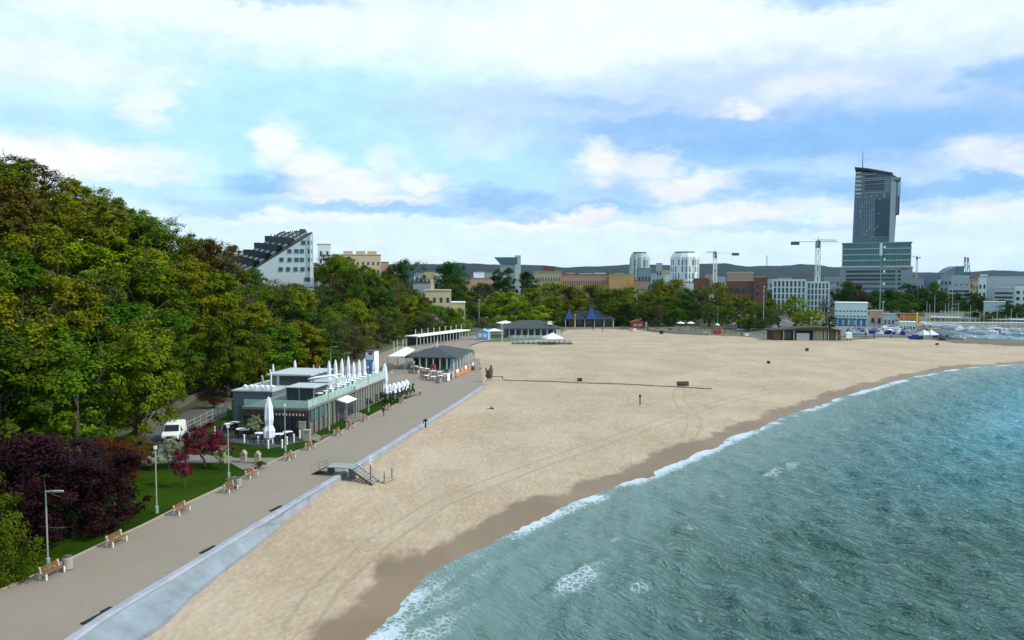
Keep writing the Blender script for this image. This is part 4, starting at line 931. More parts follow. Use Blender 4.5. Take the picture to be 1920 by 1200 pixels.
MB().extr([(-.2, 2.75), (1.3, 2.45), (1.3, 2.5), (-.2, 3.0)], 8.6, 12.0).build('awning', 'canvas white', cafe)
MB().box(1.1, 1.2, 8.7, 8.8, 0, 2.45).build('awning_post', 'galvanised', cafe); MB().box(1.1, 1.2, 11.8, 11.9, 0, 2.45).build('awning_post', 'galvanised', cafe)
for k in range(12):
    y = 15+k*1.0; MB().box(-.24, -.13, y, y+.72, .15, RH-.3).build('plank_panel', 'plank wall', cafe)
# roof terrace balustrades (mint glass) on the roof edge
mb = MB()
for k in range(20): mb.box(-.12, -.06, .35+k*1.34, .35+k*1.34+1.28, RH+.02 if k < 11 else RH+.56, RH+.88 if k < 11 else RH+1.15)
mb.build('long_balustrade', 'mint glass', cafe)
mb = MB()
for k in range(6): mb.box(-7.7+k*1.26, -7.7+k*1.26+1.2, .28, .33, RH+.02, RH+.85)
mb.build('front_balustrade', 'mint glass', cafe)
mb = MB()
for k in range(18): mb.tube([(-.09, .3+k*1.5, RH), (-.09, .3+k*1.5, RH+1.1)], .03, 5)
mb.build('balustrade_posts', 'galvanised', cafe)
# rooftop pavilion
pv = [(-11.0, -5.4, 13.0, 19.5, 2.5)]
MB().box(-11.0, -5.4, 13.0, 19.5, RH+.3, RH+1.95).build('pavilion_wall', mat('pavilion green', (.12, .15, .14), rough=.7), cafe)
MB().box(-9.6, -5.9, 12.9, 12.98, RH+.25, RH+1.75).build('pavilion_window', 'dark glass', cafe)
MB().box(-11.3, -5.1, 12.6, 19.8, RH+1.95, RH+2.15).build('pavilion_roof', 'grey light', cafe)
MB().box(-9.95, -9.62, 12.8, 12.99, RH+.02, RH+1.95).build('pavilion_pier', 'grey light', cafe)
st = MB().box(-5.0, -1.6, 5.4, 9.0, RH+.02, RH+1.5).build('stair_glasshouse', 'dark glass', cafe)
MB().box(-5.2, -1.4, 5.2, 9.2, RH+1.5, RH+1.6).build('glasshouse_roof', 'grey light', cafe)
mb = MB()
for x in (-5.05, -3.4, -1.6): mb.box(x-.05, x+.05, 5.3, 5.4, RH, RH+1.5)
mb.build('glasshouse_frame', 'galvanised', cafe)
MB().box(-5.2, -2.6, 12.0, 18.0, RH+.02, RH+1.3).build('terrace_bar', 'grey light', cafe)
MB().extr([(-4.4, RH+1.9), (-.9, RH+2.35), (-.9, RH+2.45), (-4.4, RH+2.0)], 10.0, 12.4).build('tilted_canopy', 'canvas lilac', cafe)
mb = MB()
for x in (-4.2, -1.1): mb.box(x-.04, x+.04, 11, 11.1, RH, RH+2.0)
mb.build('canopy_post', 'galvanised', cafe)
# white poles on the flat wing
for i, (x, y, h, lb) in enumerate([(-8.6, 8.6, 2.6, 'tall white curved pole on the café roof beside the dark rooftop window'), (-10.2, 6.0, 1.7, 'short grey vent pipe on the café roof above the grey block')]):
    p = cw(x, y if i == 0 else 9.5, RH+.66); tag(MB().tube([(0, 0, -.05), (0, 0, h*.8), (-.12, 0, h)], .09 if i == 0 else .13, 6).build('roof_pole', 'galvanised' if i else 'canvas white', None), lb, 'pole').location = p
# parasols
def parasol(h, r0, m='canvas lilac'):
    r = thing('closed_parasol', 'x', 'parasol', (0, 0, 0))
    MB().lathe([(r0*.55, h*.13), (r0*.95, h*.18), (r0*1.0, h*.32), (r0*.62, h*.42), (r0*.80, h*.55), (r0*.66, h*.8), (r0*.36, h*.94), (.03, h)], seg=14, fl=.10).build('canopy', m, r)
    MB().tube([(0, 0, 0), (0, 0, h*.2)], .04, 6).build('pole', 'galvanised', r)
    MB().lathe([(.34, 0), (.34, .07), (.1, .12)], seg=10).build('base', 'dark metal', r)
    return r
P0 = parasol(2.9, .30)
GP = 'closed white parasols on the café roof terrace'
first = True
rp = [(617, 676), (629, 674), (641, 672), (653, 668), (663, 678), (673, 674), (683, 672), (608, 690), (648, 690)]
nm = ['first', 'second', 'third', 'fourth', 'fifth', 'sixth', 'seventh']
for i, (u, v) in enumerate(rp[:7]):
    Y = lerp(98.0, 106.5, i/6); p = PY(u, v, Y); z = C0.z+RH; h = p.z-z
    lb = f'closed white parasol on the roof terrace, {nm[i]} from left in the front row of seven'
    if first: P0.location = (p.x, Y, z); P0['label'] = lb; P0['group'] = GP; P0.scale = (1, 1, h/2.9); first = False
    else: copy_tree(P0, (p.x, Y, z), i, lb, scale=(1, 1, h/2.9))
for (u, v, Y, h, s, lb) in [(553, 675, 104.5, None, .9, 'closed white parasol standing alone behind the rooftop bar, left of the red parasols'), (512, 682, 103.5, None, .7, 'small closed yellowish parasol behind the roof of the dark rooftop pavilion')]:
    p = PY(u, v, Y); z = C0.z+RH; c_ = copy_tree(P0, (p.x, Y, z), 1, lb, scale=(s, s, (p.z-z)/2.9)); c_['group'] = 'parasols behind the rooftop bar'
c_ = copy_tree(P0, G(505, 836, LZ-.02), 1, 'giant closed white parasol on the ground before the café glass front', scale=(1.9, 1.9, (PY(505, 744, G(505, 836, LZ).y).z-LZ)/2.9)); c_['group'] = 'giant closed parasols on the ground'
c_ = copy_tree(P0, G(722, 749, LZ-.02), 2, 'giant closed white parasol on the ground at the far end of the café', scale=(1.8, 1.8, (PY(722, 681, G(722, 749, LZ).y).z-LZ)/2.9)); c_['group'] = 'giant closed parasols on the ground'
p = cw(-1.3, LEN-1.2, RH); c_ = copy_tree(P0, p, 2, 'closed white parasol on the farthest corner of the café roof terrace', scale=(1.5, 1.5, .95))
WP = [(731, 742), (739, 740), (747, 738), (755, 736), (762, 733)]
for i, (u, v) in enumerate(WP):
    c_ = copy_tree(P0, G(u, v, LZ-.02), i, f'low closed white parasol beyond the café end, {["leftmost", "second from left", "middle", "second from right", "rightmost"][i]} of five', scale=(1.9, 1.9, .62)); c_['group'] = 'low white parasols beyond the café'
for i, (u, v) in enumerate([(588, 683), (594, 681), (599, 685)]):
    p = PY(u, v, 103); c_ = copy_tree(P0, (p.x, 103, C0.z+RH), i, ['left grey closed parasol of the three behind the rooftop bar', 'middle red closed parasol of the three behind the rooftop bar', 'right grey closed parasol of the three behind the rooftop bar'][i], scale=(.6, .6, (p.z-C0.z-RH)/2.9)); c_['group'] = 'small parasols behind the rooftop bar'
    cn = [k for k in c_.children if k.name.startswith('canopy')][0]; cn.material_slots[0].link = 'OBJECT'; cn.material_slots[0].material = MATS['red paint' if i == 1 else 'grey light']
# terrace furniture: tables and stools
def table(m, ml, wtop=.45, h=.74, name='terrace_table', lb='x', group=None):
    r = thing(name, lb, 'table', (0, 0, 0), 0, group)
    MB().lathe([(wtop, h), (wtop, h+.05)], seg=12).build('table_top', m, r); MB().lathe([(.05, .03), (.05, h)], seg=6).build('leg', ml, r); MB().lathe([(.25, 0), (.25, .03)], seg=10).build('base', ml, r)
    return r
def chair(m, lb='x', group=None):
    r = thing('terrace_chair', lb, 'chair', (0, 0, 0), 0, group)
    MB().box(-.25, .25, -.25, .25, .42, .50).build('seat', m, r); MB().box(-.25, .25, .19, .25, .50, .88).build('backrest', m, r)
    for x in (-.21, .21):
        for y in (-.21, .21): MB().box(x-.025, x+.025, y-.025, y+.025, 0, .42).build('leg', m, r)
    return r
rq = random.Random(3)
t0 = table('canvas white', 'galvanised', .55, group='white tables on the café roof terrace'); c0 = chair('canvas white', group='white chairs on the café roof terrace')
fst = True
for i in range(20):
    x = -1.4-1.7*(i % 2)-.25*rq.random(); y = 6.5+i//2*1.95
    if x < -2 and y < 14: continue
    lb = f'white round table on the roof terrace, {"outer" if i % 2 == 0 else "inner"} row, number {i//2+1} from the near end'
    col_ = 'outer row beside the balustrade' if i % 2 == 0 else 'inner row beside the bar'
    lb = f'white round table on the roof terrace, {["nearest", "second nearest", "third nearest", "fourth nearest", "fifth nearest", "fifth farthest", "fourth farthest", "third farthest", "second farthest", "farthest"][i//2]} in the {col_}'
    if fst: t0.location = cw(x, y, RH); t0['label'] = lb; fst = False
    else: copy_tree(t0, cw(x, y, RH), 0, lb)
    for k, dx in enumerate((-.75, .75)):
        lc = f'white chair {"inland" if k == 0 else "seaward"} of the {["nearest", "second nearest", "third nearest", "fourth nearest", "fifth nearest", "fifth farthest", "fourth farthest", "third farthest", "second farthest", "farthest"][i//2]} {"outer" if i % 2 == 0 else "inner"} roof table'
        if i == 0 and k == 0: c0.location = cw(x+dx, y, RH); c0.rotation_euler = (0, 0, CA+pi/2); c0['label'] = lc
        else: copy_tree(c0, cw(x+dx, y, RH), CA+(pi/2 if k == 0 else -pi/2), lc)
# white plant tubs along the grey block roof edge
for i in range(6):
    r = thing('plant_tub', f'white flowering plant tub on the grey café block roof edge, {["leftmost", "second from left", "third from left", "third from right", "second from right", "rightmost"][i]} of six', 'plant tub', cw(-11.9+i*.72, 8.3+.1*(i % 2), RH+.66), 0, 'white plant tubs on the roof edge')
    MB().lathe([(.16, 0), (.22, .3)], seg=8).build('tub', 'white paint', r); MB().ball((0, 0, .46), .27, 8, 5, (1, 1, .8)).build('plant', 'canvas white', r)
# ground terrace: dark tables with white tops
t1 = None
for i, (u, v) in enumerate([(441, 803), (452, 816), (458, 817), (487, 824), (523, 826), (540, 822), (430, 806)]):
    r = table('canvas white', 'black metal', .55, .70, lb=['white topped table on the dark ground terrace by the grey block', 'white topped table left of the pale yellow green blossom tree', 'white topped table right behind the leftmost short white bollard', 'white topped table left of the giant closed parasol', 'white topped table right of the giant closed parasol', 'white topped table nearest the café glass corner', 'white topped table at the lawn edge by the russet shrubs'][i], group='tables on the ground terrace')
    r.location = G(u, v, LZ)
c1 = None
for i in range(14):
    u, v = [(436, 806), (447, 808), (447, 820), (463, 822), (480, 829), (494, 830), (497, 822), (512, 832), (518, 830), (530, 831), (545, 826), (534, 820), (424, 812), (470, 812)][i]
    lb = 'dark chair on the ground terrace, ' + ['left of the table by the grey block', 'right of the table by the grey block', 'front left at the table beside the yellow green tree', 'below the yellow green blossom tree trunk', 'left front of the table before the giant parasol', 'just left of the giant closed parasol foot', 'behind the giant closed parasol foot', 'just right of the giant closed parasol foot', 'left of the table right of the giant parasol', 'right of the table right of the giant parasol', 'nearest the café glass corner', 'against the café glass front', 'at the lawn edge by the magenta trees', 'between the grey block and yellow green tree'][i]
    if c1 is None: c1 = chair('black metal', lb, 'dark chairs on the ground terrace'); c1.location = G(u, v, LZ)
    else: copy_tree(c1, G(u, v, LZ), i*1.3, lb)
for i, (u, v) in enumerate([(458, 830), (484, 833), (503, 841), (511, 834), (529, 840), (538, 834), (551, 829), (562, 822), (403, 814)]):
    r = thing('bollard_light', f'short white bollard on the lawn before the café, {["leftmost of the front lawn row", "second from left", "nearest one below the giant parasol", "right beside the giant parasol foot", "left of the third slim green post", "right behind the third slim green post", "second from the café corner", "nearest the café corner", "alone beside the magenta blossom trees"][i]}', 'bollard', G(u, v, LZ-.03), 0, 'short white bollards on the lawn')
    MB().lathe([(.09, 0), (.09, .75)], seg=8).build('post', 'white paint', r); MB().lathe([(.11, .75), (.11, .86), (.04, .90)], seg=8).build('cap', 'lamp glass', r)
for i, (u, v, h) in enumerate([(568, 818, 1.6), (576, 826, 1.1)]):
    p = G(u, v, LZ-.02); tag(MB().box(-.35, .35, -.3, .3, 0, h).box(-.40, .40, -.35, .35, h, h+.1).build('stone_pillar', 'kerb stone'), ['pale stone pillar at the café glass corner, taller of two', 'pale stone pillar at the café glass corner, shorter of two'][i], 'pillar').location = p
for i, (u, v) in enumerate([(457, 866), (483, 868)]):
    tag(MB().box(-.25, .25, -.25, .25, 0, .8).extr([(-.3, .8), (.3, .8), (0, 1.15)], -.3, .3).build('path_marker', 'kerb stone'), ['low pale stone marker on the slab path, left one', 'pale pointed stone marker at the slab path, right one'][i], 'marker').location = G(u, v, LZ)
# advertising pillar
p = PY(698, 700, 118); r = thing('advertising_pillar', 'tall advertising pillar with blue and white picture panels behind the café', 'advertising pillar', (p.x, 118, LZ), R(-20))
h = Z_(657, 118)-LZ
MB().box(-.75, .75, -.75, .75, 0, h).build('pillar_core', 'dark metal', r); MB().box(-.72, .72, -.79, -.755, h*.42, h-.15).build('picture_panel', mat('poster blue', (.12, .28, .55), rough=.6, var=.7, sc=.8), r)
MB().box(-.72, .72, -.80, -.795, h*.78, h-.3).build('white_strip', 'canvas white', r); MB().box(-.2, .5, -.81, -.802, h*.9, h-.2).build('red_strip', 'red paint', r); MB().box(.76, .79, -.7, .7, h*.42, h-.1).build('picture_panel', 'white paint', r)
# ============================ stairs over the seawall (metal ramp bridge)
r = thing('wall_stairs', 'grey metal platform with ramp and steps crossing the seawall to the sand', 'stairs', G(642, 889, LZ), R(-12)); r.scale = (.78, .8, .85)
MB().box(-1.5, 1.3, -.9, .9, .82, .92).build('platform', 'galvanised', r)
mb = MB(); mb.extr([(-3.4, 0), (-1.5, .82), (-1.5, .92), (-3.4, .08)], -.9, .9); mb.build('ramp', 'dark metal', r)
mb = MB()
for k in range(9):
    x = 1.3+k*.30; z = .78-k*.17; mb.box(x, x+.32, -.9, .9, z, z+.05)
mb.build('steps', 'galvanised', r)
for y in (-.93, .93):
    MB().extr([(1.3, .92), (4.1, -.66), (4.1, -.86), (1.3, .70)], y-.03, y+.03).build('stringer', 'dark metal', r)
    mb = MB(); mb.tube([(-3.4, y, .85), (-1.5, y, 1.6), (1.3, y, 1.6), (4.1, y, .15)], .02, 6)
    mb.tube([(-3.4, y, .45), (-1.5, y, 1.25), (1.3, y, 1.25), (4.1, y, -.25)], .012, 6)
    for x, z in ((-3.4, 0), (-2.4, .45), (-1.5, .9), (-.1, .9), (1.3, .9), (2.2, .4), (3.15, -.15), (4.1, -.7)): mb.tube([(x, y, z-.1), (x, y, z+(.72 if x > -3 else .85))], .018, 5)
    mb.build('handrail', 'galvanised', r)
for x in (-1.4, 1.2): MB().box(x-.06, x+.06, -.85, .85, -.7 if x > 0 else -.1, .82).build('support', 'dark metal', r)
r = thing('access_mat', 'grey slatted access mat laid on the sand at the foot of the metal steps', 'mat', G(706, 898, 1.02), R(-20))
mb = MB()
for k in range(12): mb.box(-1.4+k*.24, -1.4+k*.24+.17, -.9, .9, .0, .05)
mb.build('slats', 'timber pale', r); MB().tube([(1.2, .7, 0), (1.2, .7, .95)], .05, 6).build('end_post', 'dark metal', r); MB().tube([(1.2, -.7, 0), (1.2, -.7, .95)], .05, 6).build('end_post', 'dark metal', r)
r = thing('marker_pole', 'wooden pole with a white top plate on the sand beside the metal steps', 'pole', G(695, 908, .98))
hh_ = PY(695, 855, r.location.y).z-r.location.z
MB().lathe([(.06, -.3), (.05, hh_*.72)], seg=6).build('pole', 'timber', r); MB().box(-.10, .10, -.03, .03, hh_*.66, hh_).build('plate', 'canvas white', r)
for i, (u, v, h, lb) in enumerate([(1200, 757, 1.35, 'thin dark post alone on the sand, in the middle of the beach'), (921, 768, .5, 'short wooden stump with driftwood on the sand near the seawall')]):
    r = thing('beach_post', lb, 'post', G(u, v, 1.0)); MB().lathe([(.08, -.3), (.08, h)], seg=6).build('post', 'timber dark', r)
    if i == 0: MB().box(-.16, .16, -.02, .02, h-.45, h).build('plate', 'dark metal', r)
    else: MB().tube([(-1.4, .1, .06), (.4, 0, .14)], .09, 5).build('branch', 'wood drift', r); MB().box(-.1, .35, -.1, .1, .1, .3).build('block', 'wood drift', r)
# black telescope on the seawall
r = thing('viewing_telescope', 'black viewing telescope on a leaning post at the seawall', 'telescope', G(798, 802, LZ), R(-20)); r.scale = (.8,)*3
MB().lathe([(.16, 0), (.13, .12), (.10, 1.0)], seg=8).build('post', 'black metal', r); MB().ball((0, 0, 1.12), .26, 10, 6, (1.5, 1, .75)).build('head', 'black metal', r, smooth=True); MB().tube([(-.25, 0, 1.1), (-.36, 0, .62)], .07, 6).build('eyepiece', 'black metal', r)
# floor hatches by the seawall
for i, (u, v, lb) in enumerate([(175, 1160, 'nearest dark drain slot beside the seawall kerb'), (390, 1031, 'second nearest dark drain slot beside the seawall kerb'), (517, 954, 'dark drain slot beside the seawall, nearer to the metal stairs'), (200, 1144, 'short dark drain slot just beyond the nearest one')]):
    tag(MB().box(-.12, .12, -.7 if i < 3 else -.3, .7 if i < 3 else .3, 0, .06).build('drain_slot', 'rubber'), lb, 'drain', 'drain slots beside the seawall').location = G(u, v, LZ+.0)
    bpy.context.scene.collection.objects[-1].rotation_euler = (0, 0, -.3)
# driftwood and pits along the sand
p0, p1 = G(944, 711, 1.2), G(1335, 725, 1.2)
mb = MB(); k = 26
rr = random.Random(4)
pts_ = [(lerp(p0.x, p1.x, i/k), lerp(p0.y, p1.y, i/k)+rr.uniform(-.25, .25)) for i in range(k+1)]
zs_ = [float(sandzz(np.array([x]), np.array([y]))[0]) for x, y in pts_]
for i in range(k):
    mb.tube([(*pts_[i], zs_[i]+.03), (*pts_[i+1], zs_[i+1]+.03)], [.11+.05*rr.random(), .11+.05*rr.random()], 6)
tag(mb.build('timber_groyne', 'wood drift'), 'long low dark timber line half buried across the beach sand', 'groyne')
for i, (u, v, w, h, lb) in enumerate([(1280, 722, 1.2, .75, 'dark rusty crate beside the far end of the timber line'), (1087, 713, .5, .5, 'dark lump at the middle of the timber line on the sand'), (1513, 658, .35, .9, 'dark small post on the sand before the timber beach hut'), (1441, 680, .3, .5, 'small dark stump alone on the far sand'), (1757, 647, .35, .7, 'small dark stump on the far sand near the marina')]):
    w *= .8; h *= .8; r = thing('beach_debris', lb, 'debris', G(u, v, 1.15)); MB().box(-w, w*.2, -.4, .4, -.1, h).box(w*.25, w, -.45, .35, -.1, h*1.05).build('block', 'timber dark' if i else 'bronze', r, bevel=.03)
    MB().box(-w*.8, w*.8, -.47, -.44, h*.4, h*.6).build('strap', 'wood drift', r)
r = thing('trestle_bench', 'dark backless bench on the sand right of the brown sculpture', 'bench', G(932, 711, 1.25), R(-3))
MB().box(-1.1, 1.1, -.2, .2, .42, .5).build('seat', 'timber dark', r)
for x in (-1.0, 1.0): MB().box(x-.06, x+.06, -.18, .18, 0, .42).build('leg', 'timber dark', r)
# brown sculpture on pale legs
r = thing('carved_sculpture', 'brown carved wooden sculpture on splayed pale legs at the end of the seawall', 'sculpture', G(917, 718, LZ-.2), 0)
S = 2.9/28
MB().tube([(.3, 0, 2.85), (.35, 0, 2.4), (.15, 0, 1.7), (-.1, 0, 1.15), (0, 0, .8)], [.12, .34, .52, .62, .30], 9).build('body', 'bronze', r, smooth=True)
MB().tube([(-.15, 0, 1.6), (-.45, .05, 2.1), (-.55, .05, 2.65)], [.28, .22, .10], 7).build('raised_arm', 'bronze', r, smooth=True); MB().ball((.35, 0, 2.9), .2, 8, 6).build('head', 'bronze', r, smooth=True)
for x, y in ((-.6, -.2), (.75, -.3), (.1, .5)): MB().tube([(0, 0, 1.0), (x, y, 0)], .06, 6).build('leg', 'timber pale', r)
# ============================ RESTAURANT with hipped slate roof
Rr = -R(9); RB = G(853, 694, LZ); RB.z = LZ-.02
def hip(name, label, loc, rz, w, d, eave, ridge, roofm='slate roof', wallm='teal wall', inset=1.4, cols=8, cat='restaurant', over=1.0, ridge_in=None, cols_m='white paint'):
    r = thing(name, label, cat, loc, rz)          # local: x from -w..0, y 0..d
    MB().box(-w+inset, -inset, inset, d-inset, 0, eave).build('wall', wallm, r)
    ri = ridge_in if ridge_in else min(w, d)*.42
    mb = MB(); a = [(-w-over+.6, -over+.6, eave), (over-.6, -over+.6, eave), (over-.6, d+over-.6, eave), (-w-over+.6, d+over-.6, eave)]
    if w > d: q = [(-w+ri, d/2, ridge), (-ri, d/2, ridge)]
    else: q = [(-w/2, ri, ridge), (-w/2, d-ri, ridge)]
    mb.v = a+q
    if w > d: mb.f = [(0, 1, 5, 4), (1, 2, 5), (2, 3, 4, 5), (3, 0, 4), (3, 2, 1, 0)]
    else: mb.f = [(0, 1, 4), (1, 2, 5, 4), (2, 3, 5), (3, 0, 4, 5), (3, 2, 1, 0)]
    ro = mb.build('roof', roofm, r)
    MB().box(-w-over+.5, over-.5, -over+.5, d+over-.5, eave-.22, eave-.01).build('eaves_board', 'dark metal', r)
    mb = MB()
    for k in range(cols):
        x = -w+.3+(w-.6)*k/(cols-1); MB().box(x-.11, x+.11, .1, .32, 0, eave-.22).build('column', cols_m, r)
    nside = max(2, int(d/2.4))
    for k in range(1, nside):
        y = .3+(d-.6)*k/nside; MB().box(-.32, -.1, y-.1, y+.1, 0, eave-.22).build('column', cols_m, r)
    for k in range(cols-1):
        x = -w+.3+(w-.6)*(k+.5)/(cols-1); ww = (w-2*inset)/(cols-1)*.36
        xx = min(max(x, -w+inset+ww+.1), -inset-ww-.1); MB().box(xx-ww, xx+ww, inset-.06, inset-.01, .5, eave-.5).build('window', 'dark glass', r)
    for k in range(nside):
        y = inset+.3+(d-2*inset-.6)*(k+.5)/nside; MB().box(-inset+.01, -inset+.06, y-.8, y+.8, .5, eave-.5).build('window', 'dark glass' if k % 2 else 'sky paint', r)
    return r
rest = hip('restaurant_pavilion', 'low beach restaurant with dark hipped slate roof at the end of the promenade', RB, Rr, 10.2, 15.5, 2.55, Z_(647, 156)-LZ, ridge_in=5.2)
p = PY(818, 636, 150); tag(MB().tube([(0, 0, 0), (0, 0, 1.6), (.15, 0, 2.4)], .09, 6).build('roof_pole', 'canvas white'), 'white curved pole standing on the dark hipped roof', 'pole').location = (X_(819, 151), 151, Z_(655, 151)-.4)
# white sail canopy
r = thing('sail_canopy', 'white slanted sail canopy left of the dark hipped restaurant', 'canopy', (0, 0, 0))
q = [PY(727, 668, 143), PY(757, 668, 141), PY(778, 655, 152), PY(762, 650, 158)]
mb = MB(); mb.v = [tuple(a) for a in q]+[tuple(a-Vector((0, 0, .15))) for a in q]; mb.f = [(0, 1, 2, 3), (7, 6, 5, 4), (0, 4, 5, 1), (1, 5, 6, 2), (2, 6, 7, 3), (3, 7, 4, 0)]; mb.build('canvas', 'canvas white', r)
for a in q+[(q[0]+q[3])/2, (q[1]+q[2])/2]: MB().tube([(a.x, a.y, LZ-.1), (a.x, a.y, a.z-.1)], .07, 6).build('post', 'galvanised', r)
for i, (u, v, Y) in enumerate([(738, 640, 156), (745, 637, 158), (755, 636, 160), (762, 634, 162)]):
    tag(MB().tube([(0, 0, 0), (0, 0, Z_(v, Y)-LZ)], .06, 5).build('flag_mast', 'white paint'), f'thin white mast behind the white sail canopy, {["leftmost", "second from left", "second from right", "rightmost"][i]} of four', 'mast', 'thin masts behind the sail canopy').location = (X_(u, Y), Y, LZ-.05)
# terrace in front: planters, tables, chairs, parasol-red things
for i, (u, v, w, h, m_, lb) in enumerate([(776, 700, 2.2, .7, 'pink paint', 'pale pink planter box at the left of the restaurant terrace'), (797, 708, 1.9, .9, 'pink paint', 'pale pink planter box in the middle of the terrace front'), (822, 718, .9, .8, 'galvanised', 'grey wheeled cart before the restaurant terrace'), (838, 703, 1.0, 1.0, 'plank wall', 'grey board by the right terrace tables'), (812, 694, 1.0, 1.0, 'red paint', 'dark red serving stand under the eaves of the restaurant')]):
    r = thing('terrace_box', lb, 'planter' if i < 2 else 'terrace stand', G(u, v, LZ), Rr-R(20)); MB().box(-w/2, w/2, -.3, .3, .05, h).build('box', m_, r, bevel=.03); MB().box(-w/2+.08, w/2-.08, -.24, .24, h, h+.10).build('top', 'leaf dark green' if i < 2 else 'dark metal', r)
cp = chair('pink paint', 'x', 'chairs on the restaurant terrace'); tp = table('canvas white', 'dark metal', .5, group='tables on the restaurant terrace')
spots = [(780, 694), (790, 697), (801, 699), (812, 703), (824, 705), (834, 709), (845, 708), (800, 712), (812, 714), (826, 712)]
nms = ['leftmost back', 'second left back', 'third back', 'middle back', 'fifth back', 'front centre right', 'rightmost', 'front left', 'front middle', 'front right']
for i, (u, v) in enumerate(spots):
    q = G(u, v, LZ); lb = f'small white round table, {nms[i]} of the restaurant terrace tables'
    if i == 0: tp.location = q; tp['label'] = lb
    else: copy_tree(tp, q, 0, lb)
    for k, (dx, dy) in enumerate(((-.8, .1), (.8, -.1), (.1, .8))):
        lc = f'pink chair {["left of", "right of", "behind"][k]} the {nms[i]} table of the restaurant terrace'
        if i == 0 and k == 0: cp.location = q+Vector((dx, dy, 0)); cp['label'] = lc
        else: copy_tree(cp, q+Vector((dx, dy, 0)), rq.random()*6, lc)
# orange and white terrace fence
A, B = G(838, 716, LZ), G(892, 690, LZ)
dd = (B-A); n_ = 7; r = thing('terrace_fence', 'orange terrace fence with white poster boards before the restaurant', 'fence', A, atan2(dd.y, dd.x))
Ln = dd.length/n_
for k in range(n_):
    if 2 <= k <= 5: MB().box(k*Ln+.05, (k+1)*Ln-.05, -.04, .04, .05, .75).build('orange_panel', 'orange paint', r)
    MB().box(k*Ln+.15, k*Ln+Ln*.62, -.03, .05, .78 if 2 <= k <= 5 else .1, 1.35).build('poster_board', 'pink paint' if k % 2 else 'canvas white', r, bevel=.01)
    MB().box(k*Ln-.05, k*Ln+.04, -.06, .06, 0, 1.1).build('post', 'timber', r)
r = thing('poster_stand', 'tall pale poster stand at the beach end of the orange fence', 'poster stand', G(895, 692, LZ), R(-25)); MB().box(-.8, .8, -.05, .05, .25, 2.0).build('poster', mat('poster pale', (.66, .52, .50), rough=.7, var=.35, sc=1.5), r)
for x in (-.75, .75): MB().box(x-.05, x+.05, -.35, .35, 0, .3).build('foot', 'timber', r)
r = thing('brown_barrel', 'brown barrel between the orange fence and the tall poster stand', 'barrel', G(887, 694, LZ)); MB().lathe([(.3, 0), (.4, .4), (.3, .85)], seg=12).build('staves', 'timber', r); MB().lathe([(.405, .36), (.405, .44)], seg=12).build('hoop', 'dark metal', r)
# ============================ white colonnade behind
A, B = G(782, 649, LZ), G(878, 635, LZ); dd = B-A; Ln = dd.length
r = thing('colonnade', 'long white-roofed colonnade with thin columns behind the beach restaurant', 'colonnade', A, atan2(dd.y, dd.x))
MB().box(-.5, Ln+.5, -.5, 3.6, 2.45, 2.75).build('roof', 'white paint', r); MB().box(0, Ln, 3.3, 3.5, 0, 2.45).build('back_wall', 'timber dark', r)
for k in range(17): MB().lathe([(.16, 0), (.13, 2.45)], cx=Ln*k/16, cy=.1, seg=8).build('column', 'grey light', r)
for k in range(9):
    o = MB().tube([(0, 0, 0), (0, 0, 1.6)], .07, 5).build('roof_mast', 'white paint', r); o.location = (Ln*(k+.5)/9, 1.5, 2.75)
# cream villa
def block(name, label, u0, u1, vt, Y, depth, wallm, rows=3, cols=4, rz=0, base=None, winm='dark glass', roofm='grey clad', cat='building', flat=True, band=False, win=True, group=None, vwin=(.12, .9), wfrac=.5, hfrac=.5):
    x0, x1 = X_(u0, Y), X_(u1, Y); z0 = (1.4 if base is None else base); H = Z_(vt, Y)-z0; w = x1-x0
    rz = rz or -atan2((x0+x1)/2, Y); r = thing(name, label, cat, ((x0+x1)/2, Y, z0), rz, group)
    MB().box(-w/2, w/2, 0, depth, 0, H).build('wall', wallm, r)
    MB().box(-w/2-.2, w/2+.2, -.2, depth+.2, H, H+.35).build('roof', roofm, r)
    if win:
        proto = None
        for i in range(rows):
            za = H*(vwin[0]+(vwin[1]-vwin[0])*i/rows); zb = za+H*(vwin[1]-vwin[0])/rows*hfrac
            if band:
                MB().box(-w/2+.6, w/2-.6, -.12, -.01, za, zb).build('window_band', winm, r)
            else:
                for j in range(cols):
                    xa = -w/2+w*(j+.5)/cols; hw = w/cols*wfrac/2
                    if proto is None: proto = MB().box(-hw, hw, -.08, -.005, 0, zb-za).build('window', winm, r); o = proto
                    else: o = proto.copy(); COL.objects.link(o); o.parent = r
                    o.location = (xa, 0, za)
    return r
v_ = block('cream_villa', 'cream villa with white tall windows above the colonnade trees', 796, 846, 545, 262, 12, 'cream wall', 2, 4, base=2.0, roofm='cream wall', vwin=(.45, .95), wfrac=.4)
block('villa_annex', 'low cream annex with flat white roof right of the cream villa', 846, 872, 568, 266, 10, 'cream wall', 1, 3, base=2.0, roofm='white paint', vwin=(.5, .9))
block('villa_wing', 'green-roofed wing of dark windows behind the cream villa', 775, 815, 530, 280, 14, 'grey clad', 1, 5, base=2.0, roofm=MATS['slate roof'], vwin=(.6, .95))
MB().box(-.5, .5, -.5, .5, 0, 4).build('chimney', 'cream wall', v_).location = (-2, 3, Z_(545, 262)-2)
